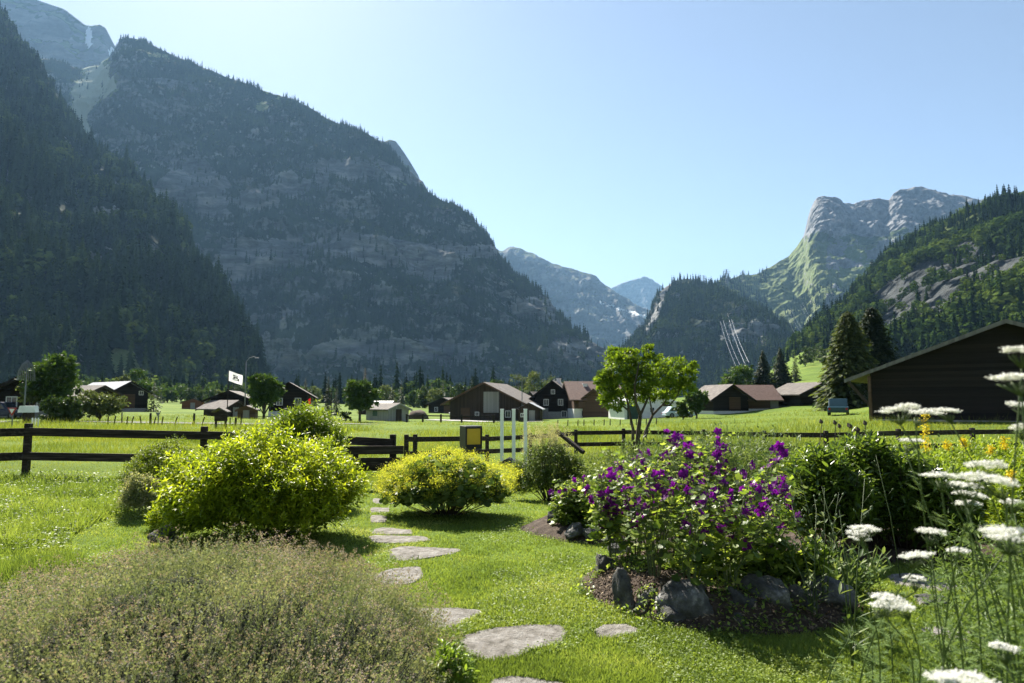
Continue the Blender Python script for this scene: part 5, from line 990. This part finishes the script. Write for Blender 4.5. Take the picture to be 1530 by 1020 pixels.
P = (B[:, None] + D[:, None] * (f[None, :, None] * hs[:, None, None])).reshape(-1, 3); m_ = len(P); D2 = np.repeat(D, per, 0) * .5 + rdir(m_, -.3)
a = Acc(); a.leaves(OVAL, P, D2, .013 * rs.uniform(.6, 1.4, m_), rs.uniform(0, 6.28, m_)); a.leaves(BLADE1, B, D, np.stack([0 * hs + .0022, hs, hs], 1), rs.uniform(0, 6.28, n), rs.uniform(.5, 1, n)); a.build('leaves', M_thy, t)
fl = (noise(np.stack([x * 3, y * 3, 0 * x], 1), 91) + rs.normal(0, .5, n)) > -.1; T_ = (B + D * hs[:, None])[fl]; pf = 9; P = np.repeat(T_, pf, 0) + rs.normal(0, .007, (len(T_) * pf, 3)); a = Acc(); a.leaves(QUADL, P, rdir(len(P), -.2), .0085 * rs.uniform(.6, 1.5, len(P)), rs.uniform(0, 6.28, len(P)), np.clip(np.repeat(rs.rand(len(T_)), pf) * .7 + rs.rand(len(P)) * .3, 0, 1)); a.build('flowers', M_thf, t)
shrub(672, 1010, 80, 965, 'fresh green leafy tuft at the right foot of the brown herb mound', leafmat('fresh_leaves', [(.08, .14, .02), (.15, .24, .03), (.25, .36, .05)], .5, .4, .4), n=160, per=6, leaf=.05, name='leafy_tuft', cat='plant', Y=4.0, sl=.08, stems=False)

# -- violet mallows
M_stem = leafmat('mallow_stem', [(.06, .09, .03), (.12, .15, .06)], .1, .6, .3); M_mleaf = leafmat('mallow_leaves', [(.05, .09, .02), (.10, .17, .03), (.19, .28, .045), (.30, .40, .07), (.42, .5, .12)], .55, .42, .4)
M_violet = leafmat('violet_petals', [(.05, .004, .09), (.11, .006, .17), (.19, .012, .26), (.30, .03, .34)], .5, .55, .2, (1.1, .7, 1.1))
blossom_me = None
def mallow(u, v, vtop, label, nst=9, spread=.34, seed=0, nbl=9, z0=None, Yb=None):
    global blossom_me
    X, Y, _ = onz(u, v, .1); Y = Yb or Y; X = atg(u, Y) if Yb else X; z0 = gz(X, Y) + (.16 if ((X - BED[0]) / BED[2]) ** 2 + ((Y - BED[1]) / BED[3]) ** 2 < .9 else .03)
    h = topz(vtop, Y) - z0; t = empty('mallow_plant', (X, Y, z0), 0, label, 'flowering plant', 'violet mallows'); r = np.random.RandomState(seed); m = MB(); LP, LD, LS, TP = [], [], [], []; bl = []
    for i in range(nst):
        a = r.uniform(0, 6.28); hh = h * r.uniform(.62, 1.0); sp = spread * r.uniform(.3, 1.) * (.6 + .6 * (h > .9)); tx, ty = math.cos(a) * sp, math.sin(a) * sp
        p = [np.array([tx * .12, ty * .12, -.03])]
        for f in (.3, .6, 1.): p.append(np.array([tx * f ** 1.2 + r.normal(0, .012), ty * f ** 1.2 + r.normal(0, .012), hh * f]))
        m.tube(p, [.006, .005, .004, .0022], 5); cur = lambda f: np.array([np.interp(f, (0, .3, .6, 1), [q[k] for q in p]) for k in range(3)])
        for f in r.uniform(.06, 1.0, 33) ** .6:
            b = cur(f); az = r.uniform(0, 6.28); el = r.uniform(.1, .6); pl = r.uniform(.05, .13) * (1.25 - .6 * f); d = np.array([math.cos(az), math.sin(az), el]); e = b + d * pl; 
            TP.append((b, e)); LP.append(e); LD.append((d[0], d[1], -.25 + r.normal(0, .3))); LS.append(r.uniform(.05, .105) * (1.15 - .5 * f))
        for f in r.uniform(.5, 1.0, 7):
            b = cur(min(f, 1)); az = r.uniform(0, 6.28); d = np.array([math.cos(az), math.sin(az), .5]); bl.append((b + d * r.uniform(.03, .08), d))
    for b, e in TP: m.tube([b, e], [.0022, .0016], 3)
    me = m.build('stems', None, t); me.data.materials.append(M_stem); va = me.data.attributes.new('var', 'FLOAT', 'POINT'); va.data.foreach_set('value', np.full(len(me.data.vertices), .6, np.float32))
    a = Acc(); a.leaves(LOBE, np.array(LP), np.array(LD), np.array(LS), r.normal(0, .45, len(LP))); a.leaves(QUADL, np.array(LP)[::2] * .97, rdir(len(LP[::2])), np.array(LS)[::2] * .5, None); a.build('leaves', M_mleaf, t)
    bl.sort(key=lambda q: -q[0][2] * .6 + r.uniform(-.35, .35)); 
    for i, (p, d) in enumerate(bl[:nbl]):
        if blossom_me is None:
            A2 = Acc(); A2.leaves(FLOW, np.array([[0, 0, 0], [.006, .0, .004]]), np.array([[0., 1, 0], [.1, 1, .05]]), np.array([[1, 1, 1], [.72, 1.2, .72]]), np.array([0, .6]), np.array([.45, .8]))
            A2.leaves(QUADL, rs.normal(0, .05, (7, 3)), rdir(7), .25, None, rs.uniform(0, .4, 7)); o = A2.build('blossom', M_violet, t); blossom_me = o.data
        else: o = bpy.data.objects.new('blossom', blossom_me); COL.objects.link(o); o.parent = t
        o.location = [float(c) for c in p]; dd = Vector((float(d[0]) * .7 + r.normal(0, .5), float(d[1]) * .7 - .35 + r.normal(0, .5), .35 + r.normal(0, .3))); o.rotation_euler = dd.to_track_quat('Y', 'Z').to_euler(); s_ = r.uniform(.065, .105); o.scale = (s_, s_, s_)
ML = [(915, 850, 700, 'leftmost mallow in the rock edged bed'), (955, 845, 668, 'mallow second from left in the rock edged bed'), (990, 880, 665, 'mallow behind the upright dark slab rock'), (1035, 850, 640, 'tallest mallow at the centre back of the rock edged bed'), (1050, 902, 700, 'mallow directly behind the largest boulder'), (1085, 850, 645, 'mallow right of the tallest one at the back of the bed'), (1115, 900, 690, 'mallow above the low dark rock by the largest boulder'), (1140, 850, 662, 'mallow near the right end of the rock edged bed'), (1180, 885, 700, 'rightmost mallow of the rock edged bed'), (1000, 835, 660, 'mallow at the left back of the rock edged bed'), (1160, 838, 672, 'mallow at the right back of the rock edged bed'), (1065, 838, 650, 'mallow at the middle back of the bed')]
for i, (u, v, vt, lb) in enumerate(ML): mallow(1022 + (u - 1040) * .86, v, vt, lb, nst=9, spread=.36, seed=i + 1, nbl=26)
for i, (u, vt, Y, lb) in enumerate([(845, 712, 8.6, 'left outermost mallow in the rear bed'), (872, 700, 8.8, 'second mallow from the left in the rear bed'), (905, 690, 9., 'third mallow of the rear bed, above the low grey rock'), (935, 676, 9.3, 'mallow at the back of the rear bed'), (890, 720, 8.3, 'low mallow in the front of the rear bed')]): mallow(u, 0, vt, lb, nst=8, spread=.3, seed=i + 40, nbl=7, Yb=Y)
for u, w_, vt, Y, lb in ((1060, 110, 790, 5.75, 'low leafy undergrowth in the middle of the rock edged bed'), (1140, 100, 795, 5.6, 'low leafy undergrowth at the right of the rock edged bed'), (1200, 70, 810, 5.5, 'leafy weed at the right tip of the rock edged bed')):
    shrub(u, 0, w_, vt, lb, M_mleaf, n=200, per=5, leaf=.075, tpl=LOBE, name='undergrowth', cat='plant', Y=Y, up=.8, sl=.16, stems=False, lump_=.3)
n = 2600; a0 = rs.uniform(0, 6.28, n); r0 = rs.uniform(.2, 1.08, n); x = BED[0] + np.cos(a0) * r0 * BED[2]; y = BED[1] + np.sin(a0) * r0 * BED[3]; kk = noise(np.stack([x * 4, y * 4, 0 * x], 1), 61) > .0; x, y = x[kk], y[kk]; n = len(x)
x = np.repeat(x, 4) + rs.normal(0, .02, n * 4); y = np.repeat(y, 4) + rs.normal(0, .02, n * 4); P = np.stack([x, y, ground(x, y) + .20 * sstep(1.08, .7, np.hypot((x - BED[0]) / BED[2], (y - BED[1]) / BED[3])) + rs.uniform(.0, .05, n * 4)], 1); D = rdir(n * 4, .0)
a = Acc(); a.leaves(OVAL, P, D, rs.uniform(.015, .045, n * 4), rs.uniform(-.6, .6, n * 4)); o = a.build('bed_weeds', M_mleaf); tag(o, kind='stuff')
# filler herbs in the rear bed and behind
for u, w_, vt, Y, lb in ((860, 70, 716, 8.7, 'dense green foliage at the left tip of the rear bed'), (915, 90, 700, 8.9, 'dense green foliage in the middle of the rear bed'), (975, 90, 690, 9.1, 'dense green foliage behind the left mallows of the bed')):
    shrub(u, 0, w_, vt, lb, M_mleaf, n=420, per=7, leaf=.075, name='green_herb', cat='plant', Y=Y, up=.9, sl=.2, stems=False)
# reed like plants behind the mallows
M_reed = leafmat('reed_leaves', [(.05, .09, .03), (.10, .16, .05), (.17, .24, .08), (.26, .32, .13)], .4, .5, .3)
def reeds(u, wpx, vt, Y, label, n=500, width=.02, mat=None, name='reed_clump', lean=.3, hvar=.45):
    X = atg(u, Y); z0 = gz(X, Y); h = topz(vt, Y) - z0; rx = wpx / F * Y / 2; t = empty(name, (X, Y, z0), 0, label, 'plant'); a0 = rs.uniform(0, 6.28, n); r0 = np.sqrt(rs.rand(n)); B = np.stack([np.cos(a0) * r0 * rx * .75, np.sin(a0) * r0 * rx * .6, 0 * a0], 1)
    D = np.stack([np.cos(a0) * r0 * lean + rs.normal(0, .12, n), np.sin(a0) * r0 * lean + rs.normal(0, .12, n), 1 + 0 * a0], 1); hh = h * rs.uniform(1 - hvar, 1.03, n)
    a = Acc(); a.leaves(BLADE, B, D, np.stack([np.full(n, width), hh, hh * .9], 1), rs.uniform(0, 6.28, n)); a.build('leaves', mat or M_reed, t)
    n2 = n * 3; i = rs.randint(0, n, n2); f = rs.uniform(.3, 1, n2); P = B[i] + D[i] / np.linalg.norm(D[i], axis=1, keepdims=True) * (f * hh[i])[:, None]; D2 = rdir(n2, 0); D2[:, 2] += .6; a = Acc(); a.leaves(LANCE, P, D2, .09 * rs.uniform(.6, 1.2, n2), None); a.build('side_leaves', mat or M_reed, t)
    return t
reeds(1010, 90, 640, 11.5, 'reed like green plants behind the left part of the mallows', 420); reeds(1085, 100, 630, 12., 'tallest reed like green plants behind the middle mallows', 480); reeds(1150, 90, 640, 11.5, 'reed like green plants behind the right mallows', 420); reeds(960, 60, 655, 12.5, 'thin reed like plants left of the other reeds', 240)
# peonies
M_peony = leafmat('peony_leaves', [(.03, .06, .014), (.06, .11, .02), (.12, .19, .03), (.22, .31, .05)], .5, .28, .6)
for u, w_, vt, Y, lb in ((1232, 130, 668, 7.3, 'dark glossy leaved peony right next to the mallows'), (1290, 130, 652, 7.6, 'tallest dark glossy peony behind the tall wispy stems'), (1345, 130, 668, 7.4, 'dark glossy peony in the middle of the right bed'), (1262, 110, 646, 8.3, 'dark peony at the back in front of the fence post'), (1395, 110, 700, 7.2, 'dark peony nearest to the white yarrow')):
    t, (X, Y, z0, rx, ry, h) = shrub(u, 0, w_, vt, lb, M_peony, n=900, per=7, leaf=.13, name='peony', cat='plant', Y=Y, up=.7, sl=.22, low=-.2, leafw=.85, group='peonies in the right bed')
    if u in (1262, 1290):
        m = MB()
        for k in range(4):
            p = Vector((rnd.uniform(-.3, .1), rnd.uniform(-.1, .2), h * .85)); q = p + Vector((rnd.uniform(-.08, .08), 0, rnd.uniform(.22, .34))); m.tube([p, q], [.006, .004], 5); m.tube([q, q + Vector((-.01, 0, .02)), q + Vector((-.02, 0, .05))], [.016, .024, .006], 6)
        m.build('seed_heads', M_bark, t)
M_ylw = leafmat('loosestrife_leaves', [(.07, .12, .018), (.15, .23, .025), (.26, .36, .035), (.38, .46, .06)], .5, .45, .3); M_yfl = leafmat('yellow_petals', [(.5, .38, .02), (.7, .55, .03), (.8, .68, .05)], .4, .6, .2)
for i, (u, w_, vt, Y, lb) in enumerate(((1430, 130, 675, 8.8, 'bright green leafy perennial left of the right edge'), (1500, 140, 668, 9.0, 'bright green leafy perennial at the right edge of view'), (1370, 110, 672, 9.6, 'bright leafy perennial with the tall yellow flower spike'), (1455, 130, 690, 8.0, 'yellow green perennial behind the big white umbels'), (1560, 150, 670, 8.6, 'leafy perennial just past the right edge'), (1525, 120, 700, 7.4, 'yellow green perennial above the largest white umbels'), (1405, 130, 662, 10.2, 'tall bright perennial behind the strappy leaves'), (1330, 120, 656, 9.8, 'bright perennial rising behind the dark peonies'), (1465, 150, 652, 10.6, 'broad bright perennial at the back before the far fence'), (1545, 150, 655, 10.2, 'tall perennial at the back by the right edge'), (1210, 90, 660, 9.6, 'pale green perennial between mallows and peonies'))):
    t, (X, Y, z0, rx, ry, h) = shrub(u, 0, w_, vt, lb, M_ylw, n=950, per=8, leaf=.085, name='leafy_perennial', cat='plant', Y=Y, up=1.3, sl=.28, stems=False)
    B = []
    sp = {2: [(1382, 622, 50)], 0: [(1440, 655, 12), (1415, 662, 10)], 1: [(1500, 655, 14), (1480, 668, 10), (1522, 690, 12)], 5: [(1510, 705, 14)]}.get(i, [])
    for uu, vv, ln in sp:
        p = at(uu, vv, Y); 
        B = np.array([(p[0] - X, p[1] - Y, p[2] - z0 - f * ln / F * Y) for f in np.linspace(0, 1, 10)], float)
        a = Acc(); froth(a, B, None, 130 + (200 if i == 2 else 0), .03 if i == 2 else .022, .028, OVAL); a.build('flower_spike', M_yfl, t)
reeds(1432, 70, 650, 8.4, 'strappy light green leaves left of the right edge perennials', 120, .03, M_ylw, 'strap_leaf_clump', .7); reeds(1478, 90, 645, 10.5, 'grassy stems rising behind the bright perennials', 200, .012, M_ylw, 'grass_clump', .4)
reeds(1238, 100, 795, 5.9, 'sword leaved clump at the right end of the rock edged bed', 90, .028, M_reed, 'sword_leaf_clump', 1.0, .6)
t = reeds(1330, 60, 640, 12, 'grassy plant behind the peonies near the far fence', 200, .015, M_reed, 'grass_clump', .4)

# -- tall wispy stalks and white yarrow close to the camera
M_yst = leafmat('yarrow_stem', [(.05, .08, .03), (.10, .14, .05)], .15, .6, .3); M_yl = leafmat('yarrow_leaves', [(.07, .12, .03), (.13, .20, .05), (.22, .31, .09)], .4, .5, .3); M_ump = leafmat('white_florets', [(.66, .66, .6), (.78, .78, .74), (.86, .86, .84)], .4, .8, .1, (1, 1, .95))
def stemmesh(m, t, mat, name='stems'):
    me = m.build(name, None, t, smooth=True); me.data.materials.append(mat); va = me.data.attributes.new('var', 'FLOAT', 'POINT'); va.data.foreach_set('value', np.full(len(me.data.vertices), .5, np.float32)); return me
def yarrow(base, ums, label, seed):
    """base (x,y); ums: (u,v,width px)"""
    r = np.random.RandomState(seed); X, Y = base; z0 = gz(X, Y); t = empty('yarrow_plant', (X, Y, z0), 0, label, 'flowering plant', 'white yarrows'); m = MB(); LP, LD, LS = [], [], []
    for u, v, w_, dia in ums:
        d = dia * F / w_; C = at(u, v, d) - np.array([X, Y, z0]); rad = dia / 2 * .76
        f0 = np.array([rs.normal(0, .02), rs.normal(0, .02), 0]); mid = f0 * .5 + C * .5 + np.array([-C[0] * .3 + r.normal(0, .08), -C[1] * .3 + r.normal(0, .08), 0]); node = C - np.array([r.normal(0, .01), r.normal(0, .01), .03 + .35 * rad])
        qq = [f0 * (1 - f) ** 2 + 2 * f * (1 - f) * (mid + (mid - (f0 + node) / 2)) + node * f * f for f in np.linspace(0, 1, 9)]; m.tube(qq, list(np.linspace(.003, .0018, 9)), 5)
        cl = [rdir(1)[0] for _ in range(7)]; a = Acc(); P = []; pts = [(0, 0)] + [(.6 * math.cos(k * 2 * PI / 6 + .3), .6 * math.sin(k * 2 * PI / 6 + .3)) for k in range(6)] + [(.95 * math.cos(k * 2 * PI / 9), .95 * math.sin(k * 2 * PI / 9)) for k in range(9)]
        tl = r.normal(0, .12, 2)
        for px, py in pts:
            px += r.normal(0, .08); py += r.normal(0, .08); q = np.array([px * rad, py * rad, -(px * px + py * py) * rad * .16 + r.normal(0, .0015) + tl[0] * px * rad + tl[1] * py * rad]); m.tube([node, C + q * np.array([.9, .9, 1]) - np.array([0, 0, .012])], [.0012, .0009], 3)
            k = 62; PP = C + q + r.normal(0, 1, (k, 3)) * np.array([rad * .15, rad * .15, .0016]); P.append(PP)
        P = np.concatenate(P); D = rdir(len(P), -.1); D[:, 2] *= .25; a.leaves(OVAL, P, D, (.0062 * rs.uniform(.6, 1.25, len(P))), r.normal(0, .35, len(P))); a.build('flower_head', M_ump, t)
        for f in r.uniform(.15, .95, 22):
            b = (f0 * (1 - f) ** 2 + 2 * f * (1 - f) * (mid + (mid - (f0 + node) / 2)) + node * f * f); az = r.uniform(0, 6.28); l = r.uniform(.06, .13) * (1.3 - f); dd = np.array([math.cos(az), math.sin(az), .45])
            for g_ in np.linspace(.1, 1, 9):
                for s_ in (-1, 1): LP.append(b + dd * l * g_); LD.append((dd[0] + s_ * -dd[1] * 1.2, dd[1] + s_ * dd[0] * 1.2, .3)); LS.append((.0045, l * .38 * (1.15 - g_), .01))
    a = Acc(); a.leaves(OVAL, np.array(LP), np.array(LD), np.array(LS) * np.array([1.6, 1, 1]), None); a.build('leaves', M_yl, t); stemmesh(m, t, M_yst)
yarrow((1.45, 2.25), [(1345, 608, 56, .085), (1382, 614, 46, .08), (1413, 611, 38, .07), (1362, 657, 34, .07), (1405, 708, 52, .08), (1473, 691, 56, .08), (1440, 722, 46, .08)], 'yarrow with high small white heads in front of the barn corner', 1)
yarrow((1.5, 2.0), [(1473, 711, 84, .105), (1450, 736, 44, .08), (1447, 750, 36, .07), (1392, 792, 42, .075), (1508, 792, 84, .10), (1500, 802, 50, .08), (1512, 748, 34, .07), (1432, 820, 30, .06)], 'yarrow with the widest white heads at the right', 2)
yarrow((1.25, 2.6), [(1292, 787, 46, .085), (1282, 798, 34, .07), (1368, 827, 48, .08), (1332, 895, 56, .085), (1318, 903, 34, .06), (1366, 862, 26, .05), (1350, 905, 30, .05)], 'yarrow with low white heads over the shaded lawn', 3)
yarrow((1.15, 1.65), [(1440, 1008, 84, .10), (1412, 1014, 50, .07), (1526, 520, 56, .075), (1512, 560, 62, .08), (1528, 604, 40, .06), (1528, 636, 34, .06), (1500, 965, 36, .05)], 'nearest yarrow, heads cut by the right and bottom edges', 4)
# blurred leafy stems low right
def wispy(u, v, vt, Y, label, n=3, seed=0, leafy=True):
    r = np.random.RandomState(seed); X = atg(u, Y); z0 = gz(X, Y); t = empty('wispy_plant', (X, Y, z0), 0, label, 'plant'); m = MB(); LP, LD, LS = [], [], []
    for i in range(n):
        h = (topz(vt, Y) - z0) * r.uniform(.7, 1.02); dx, dy = r.normal(0, .10, 2); p = [np.array([r.normal(0, .02), 0, -.03]), np.array([dx * .3, dy * .3, h * .5]), np.array([dx, dy, h])]; m.tube(p, [.005, .004, .002], 5)
        for k in range(5): a_ = r.uniform(0, 6.28); b = p[1] + (p[2] - p[1]) * r.uniform(.2, 1); e = b + np.array([math.cos(a_) * .05, math.sin(a_) * .05, .07]); m.tube([b, e], [.002, .0015], 3); m.tube([e, e + (e - b) * .15, e + (e - b) * .3], [.005, .008, .003], 5)
        if leafy:
            for f in r.uniform(.1, .9, 12): b = p[0] * (1 - f) + p[2] * f; a_ = r.uniform(0, 6.28); LP.append(b); LD.append((math.cos(a_), math.sin(a_), .6)); LS.append((.1 * 1.2 * .5, .13 * (1.1 - f) + .03, .05))
    if leafy: a = Acc(); a.leaves(LANCE, np.array(LP), np.array(LD), np.array(LS), None); a.build('leaves', M_softgreen, t)
    stemmesh(m, t, M_yst)
wispy(1262, 860, 712, 4.2, 'tall pale branching stems standing before the dark peonies', 3, 1); wispy(1222, 870, 690, 5.2, 'thin pale stems with small bracts right of the mallows', 3, 2); wispy(1330, 850, 655, 6.4, 'single thin straw coloured stalk crossing the dark peonies', 1, 3, False)
wispy(1205, 860, 760, 5.0, 'short weedy stems at the right end of the mallow bed', 4, 4)
for i, (u, w_, vt, Y, lb) in enumerate(((1470, 190, 850, 2.5, 'soft feathery greenery below the widest white heads'), (1390, 130, 930, 2.6, 'feathery greenery at the lower right of the lawn'), (1530, 150, 800, 2.1, 'close feathery greenery at the right edge'), (1440, 200, 770, 3.4, 'leafy green undergrowth behind the white yarrow'), (1530, 220, 730, 3.6, 'leafy undergrowth behind the yarrow at the right edge'))):
    shrub(u, 0, w_, vt, lb, M_yl, n=260, per=12, leaf=.05, name='feathery_herb', cat='plant', Y=Y, up=1.4, sl=.3, leafw=.45, stems=False, low=-.1)
